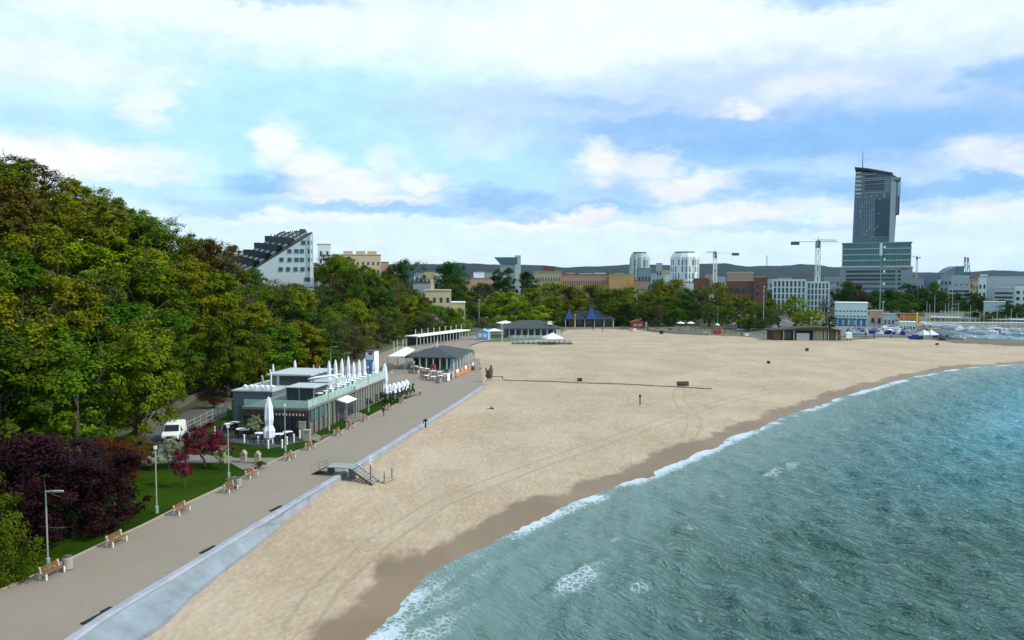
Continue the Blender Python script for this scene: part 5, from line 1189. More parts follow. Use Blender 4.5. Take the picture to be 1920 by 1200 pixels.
# ============================ blue kiosk and the dark-roofed beach restaurant
r = thing('blue_kiosk', 'pale blue beach kiosk with pitched roof left of the far beach restaurant', 'kiosk', G(905, 638, 1.6), R(-12))
MB().box(-1.8, 1.6, 0, 3, 0, 2.5).build('wall', 'sky paint', r); MB().extr([(-2, 2.5), (1.8, 2.5), (-.1, 3.3)], -.2, 3.2).build('roof', 'sky paint', r); MB().box(-1.3, -.2, -.06, -.01, .9, 2.1).build('hatch', 'canvas white', r); MB().box(.2, 1.2, -.06, -.01, .9, 2.1).build('hatch', 'canvas white', r)
p = G(1052, 633, 1.55)
r2 = hip('beach_restaurant', 'wide dark-roofed beach restaurant with glass terrace on the far sand', (p.x, p.y, 1.5), R(4), 18.5, 13, 3.0, Z_(602, 232)-1.5, wallm='grey clad', cols=10, cat='restaurant', ridge_in=6)
mb = MB()
for k in range(14): mb.box(-16+k*1.15, -16+k*1.15+1.1, -3.0, -2.94, 0, 1.05)
mb.build('glass_screen', 'mint glass', r2)
for k in range(8): MB().box(-15+k*2.1, -14.9+k*2.1, -3.05, -2.9, 0, 1.3).build('screen_post', 'white paint', r2)
MB().box(-4, -2.6, 1.5, 2.8, 4.0, 4.9).build('roof_sign', 'canvas white', r2)
def pyr(name, label, u, v, w, h0, h1, m='canvas white', z=1.5, cat='tent', group=None):
    r = thing(name, label, cat, G(u, v, z), R(15), group)
    mb = MB(); mb.v = [(-w, -w, h0), (w, -w, h0), (w, w, h0), (-w, w, h0), (0, 0, h1)]; mb.f = [(0, 1, 4), (1, 2, 4), (2, 3, 4), (3, 0, 4), (3, 2, 1, 0)]; mb.build('canopy', m, r)
    for x in (-w+.1, w-.1):
        for y in (-w+.1, w-.1): MB().box(x-.05, x+.05, y-.05, y+.05, 0, h0).build('post', 'galvanised', r)
    return r
pyr('party_tent', 'white peaked tent in front of the dark-roofed beach restaurant', 1036, 645, 2.6, 1.7, 3.2)
pyr('party_tent', 'small white canopy left of the dark-roofed beach restaurant', 927, 636, 2.2, 2.6, 3.3)
pyr('party_tent', 'pale canopy over the left roof edge of the dark-roofed beach restaurant', 948, 624, 2.8, 3.4, 4.2)
r = thing('deck_terrace', 'low curved terrace deck with grey posts around the white peaked tent', 'deck', G(1010, 644, 1.5))
MB().box(-7.5, 9.5, -2, 3.2, 0, .28).build('deck_floor', 'plank wall', r)
for k in range(12): MB().box(-7.4+k*1.45, -7.25+k*1.45, -2.1, -2.0, 0, 1.1).build('railing_post', 'dark metal', r)
MB().box(-7.4, 9.4, -2.09, -2.03, 1.05, 1.12).build('handrail', 'galvanised', r)
dkt = None
for i in range(9):
    q = G(962+i*10, 645, 1.78); q.y += (i % 3)-.6
    lb = f'dark table on the terrace deck by the white peaked tent, {["leftmost", "second from left", "third from left", "fourth from left", "middle", "fourth from right", "third from right", "second from right", "rightmost"][i]} of nine'
    if dkt is None: dkt = table('grey light', 'dark metal', .5, .74, lb=lb, group='tables on the far terrace deck'); dkt.location = q
    else: copy_tree(dkt, q, 0, lb)
# ============================ blue-spired pavilion
p = G(1152, 613, 1.6); r3 = hip('spired_pavilion', 'dark pavilion with two blue roof spires and white columns behind the sand', (p.x, p.y, 1.6), 0, 19, 12, 3.1, 3.1+3.2, wallm='timber dark', cols=6, cat='restaurant', roofm=mat('roof navy', (.014, .02, .035), rough=.7), ridge_in=5.5, cols_m='white paint')
for (u, vt, w) in ((1067, 578, 1.7), (1108, 571, 2.2)):
    mb = MB(); z = Z_(vt, p.y+2)-1.6; c_ = 3.1; mb.v = [(-w, -w, 0), (w, -w, 0), (w, w, 0), (-w, w, 0), (-w*.35, -w*.35, (z-c_)*.55), (w*.35, -w*.35, (z-c_)*.55), (w*.35, w*.35, (z-c_)*.55), (-w*.35, w*.35, (z-c_)*.55), (0, 0, z-c_)]
    mb.f = [(0, 1, 5, 4), (1, 2, 6, 5), (2, 3, 7, 6), (3, 0, 4, 7), (4, 5, 8), (5, 6, 8), (6, 7, 8), (7, 4, 8), (3, 2, 1, 0)]
    mb.build('spire', 'blue paint', r3).location = (X_(u, p.y+2)-p.x, 1.6, 3.1)
# ============================ far beach edge: kiosks, huts, parasols
r = thing('red_kiosk', 'red kiosk with pitched roof and pale side post between dark trees', 'kiosk', G(1196, 616, 1.6)); MB().box(-2.4, 2.2, 0, 3, 0, 2.4).build('wall', 'red paint', r); MB().extr([(-2.7, 2.4), (2.6, 2.4), (0, 3.3)], -.3, 3.2).build('roof', 'roof red', r)
for x in (-1.7, .2): MB().box(x, x+1.4, -.06, -.01, .9, 1.9).build('window', 'pink paint', r)
MB().box(2.6, 3.4, -.4, .2, 0, 2.4).build('pale_post', 'timber pale', r)
r = thing('brown_bar', 'brown beach bar shed under the grey budding tree', 'bar', G(1222, 612, 1.6)); MB().box(-2.5, 3, 0, 3, 0, 2.6).build('wall', 'timber', r); MB().extr([(-2.9, 2.6), (3.4, 2.6), (3.0, 3.1), (-2.4, 3.3)], -.5, 3.3).build('roof', 'timber dark', r); MB().box(-1.8, 2.3, -.05, -.01, 1, 2).build('opening', 'dark glass', r)
tag(sweep([tuple(G(u, v, 1.6)[:2]) for u, v in [(1212, 619), (1240, 623), (1285, 626), (1330, 628)]], [(0, 1.3), (0, 2.4), (-.3, 2.4), (-.3, 1.3)]).build('low_wall', 'timber pale'), 'low sandy wall at the back of the beach left of the open parasols', 'wall')
for i, (u, v) in enumerate([(1276, 620), (1295, 620), (1345, 624)]):
    r = thing('open_parasol', ['open white parasol at the back of the beach, left of the pair', 'open white parasol at the back of the beach, right of the pair', 'small open white parasol over the red beach stand'][i], 'parasol', G(u, v, 1.6), 0, 'open parasols at the back of the beach')
    MB().tube([(0, 0, 0), (0, 0, 3.0)], .05, 5).build('pole', 'dark metal', r); MB().lathe([(1.5 if i < 2 else .8, 2.6), (1.4 if i < 2 else .75, 2.75), (.05, 3.25)], seg=10).build('canopy', 'canvas white', r)
r = thing('beach_stand', 'small red beach stand with orange post under a white parasol', 'stand', G(1345, 627, 1.55)); MB().box(-1.1, 1.1, 0, 1.2, 0, 1.5).build('counter', 'red paint', r); MB().box(1.3, 1.7, 0, .4, 0, 1.9).build('orange_post', 'orange paint', r)
for i, (u, v) in enumerate([(1300, 622), (1318, 622), (1335, 622), (1360, 624), (1312, 617), (1375, 626)]):
    r = thing('timber_swing_frame', f'brown slanted timber A-frame at the back of the beach, {["leftmost", "second from left", "third from left", "third from right", "second from right", "rightmost"][[0, 2, 3, 4, 1, 5][i]]} of six', 'timber frame', G(u, v, 1.6), i*.5, 'timber frames at the beach bar')
    MB().tube([(-.9, 0, 0), (0, 0, 3.0)], .09, 5).build('leg', 'timber', r); MB().tube([(.9, 0, 0), (0, 0, 3.0)], .09, 5).build('leg', 'timber', r); MB().tube([(-.45, 0, 1.5), (.45, 0, 1.5)], .07, 5).build('crossbar', 'timber', r)
for i, (u, v, m_) in enumerate([(1183, 620, 'pink paint'), (1190, 621, 'canvas white'), (1240, 626, 'black metal'), (1256, 622, 'plank wall'), (1232, 622, 'timber pale'), (1322, 627, 'canvas white'), (1362, 630, 'kerb stone'), (1400, 630, 'canvas white')]):
    r = thing('beach_crate', ['pink box before the red kiosk', 'white box before the red kiosk', 'black bin on the sand below the grey budding tree', 'grey box on the low sandy wall', 'pale timber box left of the black bin', 'white box right of the open parasol pair', 'pale low block right of the red beach stand', 'white box at the foot of the broad yellow olive tree'][i], 'box', G(u, v, 1.5)); MB().box(-.6, .6, -.4, .4, 0, 1.1).build('box', m_, r, bevel=.05); MB().box(-.66, .66, -.46, .46, 1.1, 1.2).build('lid', 'dark metal', r)
# timber hut
p = G(1450, 638, 1.5); Yh = p.y; r = thing('timber_beach_hut', 'long dark timber beach hut with flat roof and pale posts', 'beach hut', (p.x, p.y, 1.5), R(-1))
W_ = X_(1578, Yh)-p.x
MB().box(0, W_, 1.2, 6, 0, 3.0).build('wall', 'timber dark', r); mb = MB(); mb.v = [(-.6, -.3, 3.0), (W_+.4, -.3, 2.9), (W_+.4, 6.4, 3.0), (-.6, 6.4, 3.1), (W_*.5, -.3, 3.9), (W_*.5, 6.4, 4.0), (W_*.8, -.3, 3.9), (W_*.8, 6.4, 4.0)]
mb.f = [(0, 4, 5, 3), (4, 6, 7, 5), (6, 1, 2, 7), (0, 1, 6, 4), (3, 5, 7, 2), (0, 3, 2, 1)]; mb.build('roof', 'timber dark', r)
for x in (2.9, 6.0, 11.9, 16.2, 18.6): MB().box(x, x+.3, 0, .3, 0, 3.0).build('post', 'timber pale', r)
MB().box(.2, 2.6, 1.1, 1.19, .1, 2.7).build('brown_panel', 'timber', r); MB().box(7.0, 10.8, .3, .6, 0, 2.1).build('white_counter', 'grey light', r); MB().box(12.6, 14.9, .5, .7, 0, 2.9).build('olive_door', mat('olive board', (.28, .27, .20), rough=.8, var=.15), r)
MB().box(15.2, 16.0, .5, .8, 0, 3.0).build('pale_panel', 'timber pale', r); MB().box(17, 18.3, .5, .8, 0, 2.7).build('brown_panel', 'timber', r); MB().box(3.6, 5.6, 1.1, 1.19, .4, 2.5).build('dark_panel', 'dark metal', r); MB().box(W_-2, W_, .5, 1.0, 0, 2.6).build('brown_panel', 'timber', r)
r = thing('white_trailer', 'small white trailer at the right end of the timber beach hut', 'trailer', G(1590, 638, 1.5)); MB().box(-.9, .9, -.8, .9, .5, 2.4).build('body', 'white paint', r, bevel=.12)
for x in (-.5, .5): MB().box(x-.15, x+.15, -.8, -.6, 0, .55).build('wheel', 'rubber', r)
# sailing club + neighbours
b_ = block('sailing_club', 'white flat-roofed sailing club building with small windows behind the hut', 1568, 1624, 569, 292, 12, 'white wall', 2, 9, base=1.5, vwin=(.42, .86), wfrac=.55, hfrac=.22, roofm='white wall')
MB().box(-5.5, 5.8, -2.5, 0, 0, 3.2).build('ground_floor', 'teal wall', b_)
for k in range(6): MB().box(-5.3+k*2.1, -4.3+k*2.1, -2.6, -2.51, .6, 2.6).build('window', 'sky paint', b_)
block('boat_shed', 'low grey pink shed right of the white sailing club', 1633, 1654, 584, 300, 8, 'salmon wall', 1, 2, base=1.5)
block('harbour_kiosk', 'small pale cylinder-like kiosk block right of the low pink shed', 1658, 1678, 590, 296, 6, 'grey light', 1, 3, base=1.5)
block('orange_pavilion', 'low orange brown pavilion under the round mid green tree', 1690, 1722, 590, 300, 8, 'orange paint', 1, 4, base=1.5, roofm='timber')
block('marina_pavilion', 'low white pavilion with flat roof at the plaza left of the yellow pole', 1690, 1716, 605, 268, 5, 'white wall', 1, 5, base=1.6, roofm='white paint', hfrac=.5)
block('quay_cafe', 'long low building with pale roof behind the marina, left part', 1752, 1832, 597, 330, 10, 'sand render', 1, 10, base=1.6, roofm='grey light')
block('quay_shops', 'long low reddish row of shops behind the marina, right part', 1834, 1884, 600, 326, 10, 'brick red', 1, 8, base=1.6, roofm='salmon wall')
block('quay_hall', 'low dark hall with pale roof at the right edge behind the marina', 1886, 1960, 601, 324, 10, 'dark metal', 1, 8, base=1.6, roofm='grey light')
# plaza strip behind the beach on the right
sheet('harbour_plaza', [(100, 236), (135, 238), (137, 250), (137, 292), (150, 330), (90, 330), (80, 262)], LZ+.05, mat('plaza grey', (.16, .145, .16), rough=.9, var=.15, sc=.3))
o = MB().box(137, 700, 300, 306, -1, 2.4).build('quay_wall', 'quay'); tag(o, 'long pale concrete quay wall along the far side of the marina', 'quay wall')
o = MB().box(150, 700, 286, 289, .2, 1.0).build('floating_pier', 'timber pale'); tag(o, 'long floating pier on the marina water before the quay wall', 'pier')
# ---- sailing boats in the marina and on the plaza
def boat(loc, L_, rz, mast, label, hull='hull white', cover=None, group='boats at the marina', keel=True):
    r = thing('sailing_boat', label, 'boat', loc, rz, group)
    w = L_*.16; mb = MB(); secs = [(-L_/2, .75, .0), (-L_/4, 1, -.15), (0, 1, -.2), (L_/4, .8, -.1), (L_*.42, .35, .1), (L_/2, .03, .3)]
    n = 0
    for x, f, z in secs: mb.v += [(x, -w*f, .9+max(0, x)*.04), (x, -w*f*.8, .25), (x, 0, z), (x, w*f*.8, .25), (x, w*f, .9+max(0, x)*.04)]
    for i in range(len(secs)-1):
        for j in range(4): mb.f.append((i*5+j, i*5+j+1, (i+1)*5+j+1, (i+1)*5+j))
        mb.f.append((i*5+4, i*5, (i+1)*5, (i+1)*5+4))
    mb.f += [(0, 1, 2, 3, 4)]
    mb.build('hull', hull, r)
    MB().prism([(-L_*.2, -w*.55), (L_*.22, -w*.35), (L_*.22, w*.35), (-L_*.2, w*.55)], .92, 1.4).build('cabin', 'hull white' if not cover else cover, r, bevel=.05)
    if mast:
        MB().tube([(L_*.08, 0, .9), (L_*.08, 0, mast)], [.08, .05], 6).build('mast', 'hull white', r); MB().tube([(L_*.06, 0, 1.9), (-L_*.38, 0, 1.8)], .08, 6).build('boom', cover or 'hull white', r)
    return r
marks = [(1735, 612, 565, 'leftmost tall masted boat beside the yellow pole'), (1752, 614, 553, 'boat with the tallest white mast left of the marina quay'), (1775, 616, 568, 'boat moored behind the blue covered dinghies'),
         (1787, 617, 540, 'boat with the tallest white mast in the marina'), (1797, 620, 567, 'boat right beside the tallest mast in the marina'), (1812, 622, 585, 'small masted boat at the marina pier, middle'), (1833, 626, 585, 'masted boat in the open marina water, left one'),
         (1858, 626, 592, 'masted boat in the open marina water, middle one'), (1886, 628, 590, 'masted boat in the open marina water, right one'), (1908, 630, 588, 'masted boat at the right edge of the marina')]
for i, (u, v, vt, lb) in enumerate(marks):
    land = u < 1800; z = LZ if land else .1; p = G(u, v, z); Lb = 6.5+(i % 3)
    boat(p, Lb, .3+i*.9, max(3, Z_(vt, p.y)-z), 'white sailing ' + lb)
extra = [(1742, 613, 578), (1765, 614, 590), (1781, 615, 575), (1804, 618, 592), (1820, 619, 572), (1827, 618, 598), (1842, 619, 580), (1851, 620, 602), (1866, 620, 575), (1875, 621, 598), (1897, 622, 578), (1903, 623, 604)]
for i, (u, v, vt) in enumerate(extra):
    p = G(u, v, .1 if u > 1800 else LZ); o = ['first', 'second', 'third', 'fourth', 'fifth', 'sixth', 'seventh', 'eighth', 'ninth', 'tenth', 'eleventh', 'twelfth'][i]
    boat(p, 6.0+(i % 3), .9+i*.7, max(3, Z_(vt, p.y)), f'thin masted white boat by the far marina pier, {o} of twelve from the left', group='masted boats by the far pier')
for i, (u, v, hull, lb) in enumerate([(1760, 634, 'tarp blue', 'blue covered dinghy on the sand edge, left one'), (1776, 637, 'cloth dark', 'dark blue covered dinghy on the sand edge beside the grey one'), (1768, 637, 'plank wall', 'grey covered dinghy on the sand edge'), (1795, 637, 'hull white', 'white upturned dinghy on the sand edge before the marina'), (1716, 636, 'tarp blue', 'blue dinghy at the foot of the yellow pole'), (1826, 638, 'hull white', 'white small boat at the near edge of the marina, left one'), (1850, 638, 'hull white', 'white small boat at the near edge of the marina, middle one'), (1893, 640, 'hull white', 'white small boat at the near edge of the marina, right one'), (1838, 627, 'hull white', 'white motor boat moored near the pier left'), (1868, 624, 'tarp blue', 'blue motor boat moored near the pier right')]):
    boat(G(u, v, 1.5 if v > 630 and u < 1810 else .2), 4.2, i*.7+.2, 0, lb, hull, hull if hull != 'hull white' else None)
for i, (u, v, w, lb) in enumerate([(1732, 636, 1.7, 'white storage tent on the sand edge, left one beside the yellow pole'), (1745, 636, 1.6, 'white storage tent on the sand edge, right one')]): pyr('storage_tent', lb, u, v, w, 1.4, 3.0, 'hull white', 1.5)
r = thing('yellow_pole', 'tall yellow pole flag at the sand edge left of the white tents', 'pole', G(1717, 636, 1.5)); MB().tube([(0, 0, 0), (0, 0, 8.2)], .10, 6).build('pole', 'orange paint', r); MB().box(-.05, .45, -.06, .06, 4.2, 8.2).build('flag', 'yellow paint', r)
# dry masts right of the club: dinghy park
for i in range(14):
    u = 1590+i*8.6; v = 624+(i*7) % 5; p = G(u, v, LZ); 
    r = boat(p, 4.0, 1.2+i*.8, Z_(585+(i*13) % 22, p.y)-LZ, 'x', 'hull white' if i % 3 else 'tarp blue', None if i % 3 else 'tarp blue', 'dinghies parked on the harbour plaza')
    r['label'] = f'small masted dinghy on the harbour plaza, {["first", "second", "third", "fourth", "fifth", "sixth", "seventh", "eighth", "ninth", "tenth", "eleventh", "twelfth", "thirteenth", "fourteenth"][i]} right of the sailing club'
# street poles among far trees
for i, (u, vb, vt, Y, m_, lb) in enumerate([(1432, 620, 537, 282, 'hull white', 'tall white pole left of the timber beach hut'), (1650, 618, 456, 300, 'hull white', 'very tall floodlight mast before the tower podium'), (898, 630, 562, 262, 'pole green', 'green pole left of the round lime green tree'), (941, 642, 607, 216, 'hull white', 'white pole before the left corner of the far beach restaurant'), (1078, 615, 590, 282, 'yellow paint', 'short yellow pole before the spired pavilion'), (1656, 606, 565, 298, 'hull white', 'thin pole right of the floodlight mast'), (1522, 608, 596, 262, 'galvanised', 'slanted pale sign pole behind the hut roof'), (1346, 612, 575, 284, 'hull white', 'pole with pale lamp in front of the thin green tree')]):
    x = X_(u, Y); z1 = Z_(vt, Y); r = thing('tall_pole', lb, 'pole', (x, Y, LZ-.3)); MB().tube([(0, 0, 0), (0, 0, z1-LZ+.3)], [.14, .09], 6).build('pole', m_ if i != 1 else 'galvanised', r)
    if i == 1:
        MB().box(-.55, .35, -.3, .3, (z1-LZ)*.86, z1-LZ+.3).build('white_top_section', 'hull white', r)
        for k in range(4): MB().box(.9, 1.5, -.5, -.1, (z1-LZ)*(.5+k*.15), (z1-LZ)*(.5+k*.15)+.8).build('lamp_head', 'lamp glass', r)
    else: MB().box(-.2, .5, -.15, .15, z1-LZ+.1, z1-LZ+.35).build('lamp_head', 'lamp glass', r)
# ============================ white slope-roofed hotel
Yh = 208; r = thing('sloped_hotel', 'white hotel with steep dark stepped roof rising above the wooded hill', 'hotel', (X_(589, Yh), Yh, Z_(560, Yh)))
z0 = Z_(560, Yh); HT = Z_(437, Yh)-z0; W_ = X_(589, Yh)-X_(468, Yh); ZB = Z_(512, Yh)-z0
step = 5; ex, ey, ez = -4.3, 8.0, .62
for s in range(step):
    ox, oy, oz = ex*s, ey*s, ez*s; mb = MB()
    prof = [(0, 0), (0, HT), (-W_, ZB), (-W_, 0)]
    n = len(mb.v)
    for a in (0, 1):
        for x, z in prof: mb.v.append((x+ox+ex*a, oy+ey*a, z+(oz if z > 0 else 0)))
    mb.f = [(0, 1, 2, 3), (7, 6, 5, 4), (0, 4, 5, 1), (1, 5, 6, 2), (2, 6, 7, 3), (3, 7, 4, 0)]
    mb.build('wing_wall', 'white wall', r)
    # dark roof slab on the slope
    mb = MB(); t = .35
    A_ = [(0-.2, HT+.02), (-W_, ZB+.02), (-W_, ZB+t), (-.2, HT+t)]
    for a in (0, 1):
        for x, z in A_: mb.v.append((x+ox+ex*(a*.97+.015), oy+ey*(a*.97)+.15, z+oz))
    mb.f = [(0, 1, 2, 3), (7, 6, 5, 4), (0, 4, 5, 1), (1, 5, 6, 2), (2, 6, 7, 3), (3, 7, 4, 0)]
    mb.build('sloping_roof', 'slate roof', r)
    mb = MB(); mb.v = []
    if s:
        for x, z in [(-1, HT-.9), (-W_, ZB)]: mb.v += [(x+ox, oy-.1, z+oz-ez+.2), (x+ox, oy+.3, z+oz-ez+.2), (x+ox, oy+.3, z+oz+.5), (x+ox, oy-.1, z+oz+.5)]
        mb.f = [(0, 1, 2, 3), (7, 6, 5, 4), (0, 4, 5, 1), (1, 5, 6, 2), (2, 6, 7, 3), (3, 7, 4, 0)]; mb.build('white_step_edge', 'white wall', r)
        # terraces: glazed dormer rows climbing the slope
        for k in range(4):
            t_ = .12+.2*k; x = lerp(-1, -W_, t_); z = lerp(HT-.5, ZB, t_)
            MB().box(x+ox-1.7, x+ox, oy-ey*.78, oy-.4, z+oz-1.6, z+oz+.12).build('dormer', 'dark glass', r)
for (zr, us) in ((455, [571, 583]), (471, [545, 558, 568, 583]), (487, [530, 545, 558, 568, 583]), (505, [528, 542, 556, 569, 582]), (524, [576, 583])):
    for u in us:
        x = X_(u, Yh)-X_(589, Yh); z = Z_(zr, Yh)-z0; MB().box(x-.62, x+.5, -.09, -.005, z-.55, z+.6).build('window', 'blue glass', r)
MB().box(-.9, -.55, -.3, -.02, 0, HT-.6).build('corner_fin', 'white paint', r)
mb = MB()
for k in range(10): mb.box(-2.6-k*2.0+ex*.5, -2.4-k*2.0+ex*.5, 4+k*3, 4.2+k*3, HT-1, HT+1.1+.2*(k % 3))
mb.build('roof_railing', 'dark metal', r)
for k, (x, y) in enumerate([(-9, 22), (-13, 30), (-6, 12)]): MB().box(x-.8, x+.8, y-.8, y+.8, HT-1, HT+2.6-(k == 2)*1.2).build('roof_plant', 'dark metal', r)
# cream flats
b_ = block('cream_flats', 'cream apartment block with small windows and rooftop huts right of the slope-roofed hotel', 640, 714, 478, 330, 14, 'cream wall', 4, 8, base=10, wfrac=.35, hfrac=.4, vwin=(.30, .95), roofm='cream wall')
H_ = Z_(478, 330)-10
for x in (-5.5, 0, 5): MB().box(x-2, x+2, 3, 8, H_+.35, H_+1.8).build('rooftop_hut', 'sand render', b_)
block('cream_flats', 'narrow white block just right of the slope-roofed hotel', 597, 621, 458, 300, 10, 'white wall', 3, 2, base=12, roofm='white wall', wfrac=.3, vwin=(.5, .95))
block('salmon_flats', 'short salmon apartment block at the right end of the cream flats', 715, 729, 492, 334, 12, 'salmon wall', 3, 3, base=10)
# winged grey tower
b_ = block('winged_tower', 'grey tower with dark overhanging roof wings above the poplars', 938, 972, 489, 470, 14, 'grey light', 3, 5, base=2, win=False)
H_ = Z_(489, 470)-2; MB().extr([(-9.5, H_+2.2), (5, H_+2.2), (5, H_-1.8), (-6.0, H_-1.8)], -1.5, 12).build('dark_wing', 'teal wall', b_); MB().box(3.5, 7.2, -1.2, 8, 0, H_+3.4).build('stair_shaft', 'grey light', b_)
block('pink_houses', 'pale pink and white houses with reddish roof between the dark green trees', 888, 908, 510, 430, 12, 'white wall', 2, 4, base=2, roofm='roof red', wfrac=.35)
block('pink_houses', 'low pale building below the pink and white houses', 874, 930, 522, 420, 12, 'salmon wall', 2, 9, base=2, roofm='grey clad', wfrac=.35)
# sand-coloured school complex
block('sandstone_block', 'pale sand-coloured long building, left end of the sand and orange row', 1000, 1052, 510, 420, 20, 'sand render', 3, 10, base=2, wfrac=.35, vwin=(.4, .95), roofm='sand render')
block('long_block', 'long low salmon building with dark roof line between the sand and orange blocks', 1050, 1144, 515, 425, 22, 'salmon wall', 2, 22, base=2, wfrac=.3, vwin=(.5, .95), roofm='roof red')
block('orange_block', 'large plain orange block at the right end of the long salmon building', 1142, 1177, 515, 415, 22, 'orange render', 1, 3, base=2, roofm='sand render', win=False)
block('orange_block', 'narrow orange block right of the large orange block', 1178, 1189, 516, 418, 18, 'orange render', 1, 3, base=2, roofm='sand render', win=False)
b_ = block('dark_treed_house', 'dark red roofed house above the left end of the sand-coloured block', 1018, 1040, 500, 560, 14, 'brick red', 2, 4, base=2, roofm='roof red')
block('rust_roof_house', 'rust red roofed low house right of the narrow orange block', 1188, 1214, 527, 400, 14, 'salmon wall', 1, 4, base=2, roofm='roof red')
# round towers
def roundtower(name, label, u0, u1, vt, Y, floors=8, nw=14, wm='white wall'):
    x0, x1 = X_(u0, Y), X_(u1, Y); R_ = (x1-x0)/2; H = Z_(vt, Y)-2; r = thing(name, label, 'apartment tower', ((x0+x1)/2, Y+R_, 2))
    seg = 12; sc_ = 1/cos(pi/seg)
    MB().lathe([(R_, 0), (R_, H*.92), (R_*.86, H)], seg=seg).build('wall', wm, r)
    for k in range(seg):
        a = 2*pi*k/seg; o = MB().box(-.35, .35, -.35, .35, H*.05, H*.93).build('rib', 'white paint', r); o.location = (R_*cos(a), R_*sin(a), 0)
    for f in range(floors):
        for k in range(nw):
            a = pi+pi*(k+.5)/nw*1.0
            if (k+f) % 4 == 3: continue
            if len(r.children) > 95: break
            z = H*(.1+.8*f/floors); o = MB().box(-.04, .10, -.42, .42, 0, H*.8/floors*.8).build('window', 'blue glass', r); rr_ = R_*cos(pi/seg)+.1
            o.location = (rr_*cos(a), rr_*sin(a), z); o.rotation_euler = (0, 0, a)
    MB().lathe([(R_*.75, H), (R_*.7, H+1.2)], seg=seg).build('roof_crown', 'teal wall', r)
    return r
roundtower('round_tower', 'white many-sided apartment tower with rust red base, left and slimmer of two', 1184, 1220, 475, 560, 5, 9, 'grey light')
roundtower('round_tower', 'white round ribbed apartment tower, wider one right of the slimmer tower', 1263, 1316, 474, 545, 6, 12)
block('balcony_block', 'grey balcony block in front of the slimmer round tower', 1196, 1220, 503, 540, 12, 'grey clad', 3, 4, base=2)
block('thin_block', 'thin grey block between the two white round towers', 1230, 1241, 494, 590, 12, 'grey light', 4, 2, base=2, roofm='grey light')
block('small_white_house', 'small white house at the left foot of the wider round tower', 1246, 1257, 514, 520, 10, 'white wall', 1, 2, base=2)
block('brick_house', 'dark brick house with red roof below the wider round tower', 1300, 1328, 523, 420, 12, 'brick red', 2, 4, base=2, roofm='roof red')
block('white_house', 'pale low house under the wider round tower, left of the brick house', 1280, 1300, 530, 415, 12, 'white wall', 2, 3, base=2, roofm='slate roof')
# cranes
def crane(label, u, vtop, Y, jib_u, cw_u, name='tower_crane', vbase=None, m='lamp glass', cab='dark metal', lean=0):
    x = X_(u, Y); zt = Z_(vtop, Y)-2; r = thing(name, label, 'crane', (x, Y, 2)); w = 1.0
    mb = MB()
    for sx in (-w, w):
        for sy in (-w, w): mb.tube([(sx, sy, 0), (sx, sy, zt)], .20, 4)
    nb = int(zt/3)
    for k in range(nb):
        z = zt*k/nb; z2 = zt*(k+1)/nb; s = 1 if k % 2 else -1
        mb.tube([(-w*s, -w, z), (w*s, -w, z2)], .13, 4).tube([(w*s, w, z), (-w*s, w, z2)], .13, 4)
    mb.build('mast', m, r)
    jl = X_(jib_u, Y)-x; cl = X_(cw_u, Y)-x
    mb = MB(); mb.tube([(cl, 0, zt), (jl, 0, zt)], .28, 4).tube([(cl*.3, 0, zt+1.6), (jl*.9, 0, zt+.9)], .14, 4)
    for k in range(10):
        a = lerp(0, jl*.9, k/10); b_ = lerp(0, jl*.9, (k+.5)/10); mb.tube([(a, 0, zt), (b_, 0, zt+1.3)], .10, 4).tube([(b_, 0, zt+1.3), (lerp(0, jl*.9, (k+1)/10), 0, zt)], .10, 4)
    mb.build('jib', m, r)
    MB().box(min(cl, cl*.72), max(cl, cl*.72), -1.0, 1.0, zt-1.9, zt-.2).build('counterweight', cab, r); MB().box(-1.0, 1.0, -1.0, 1.0, zt-3.6, zt+.6).build('cabin', cab, r)
    MB().tube([(0, 0, zt), (0, 0, zt+3)], .25, 4).build('apex', m, r)
    return r
crane('white tower crane with short jib right of the wider round tower', 1340, 474, 520, 1322, 1384)
crane('taller white tower crane before the ribbed office block', 1532, 453, 430, 1570, 1482, m='hull white')
crane('thin distant crane right of the tall tower', 1718, 482, 1100, 1702, 1724, m='galvanised')
for i, (u, vb, vt, du) in enumerate([(1808, 510, 483, 0), (1820, 512, 484, -7), (1800, 512, 500, 3)]):
    Y = 1000; x = X_(u, Y); z1 = Z_(vt, Y); r = thing('harbour_crane', ['tall upright dark harbour crane above the grey flats', 'leaning dark harbour crane crossing behind the upright one', 'small dark harbour crane left of the upright one'][i], 'crane', (x, Y, 2))
    d = du/F*Y; mb = MB(); mb.tube([(-2.5, 0, 0), (d-.8, 0, z1-2)], .5, 4).tube([(2.5, 0, 0), (d+.8, 0, z1-2)], .5, 4)
    for k in range(6): z = (z1-2)*k/6; mb.tube([(-2.5*(1-k/6)+d*k/6-.8*k/6, 0, z), (2.5*(1-(k+1)/6)+d*(k+1)/6+.8*(k+1)/6, 0, (z1-2)*(k+1)/6)], .3, 4)
    mb.build('boom', 'dark metal', r); MB().box(-3, 3, -3, 3, 0, 12).build('machine_house', 'grey clad', r); MB().ball((d, 0, z1-2), 1.2, 8, 5).build('head_sheave', 'dark metal', r)
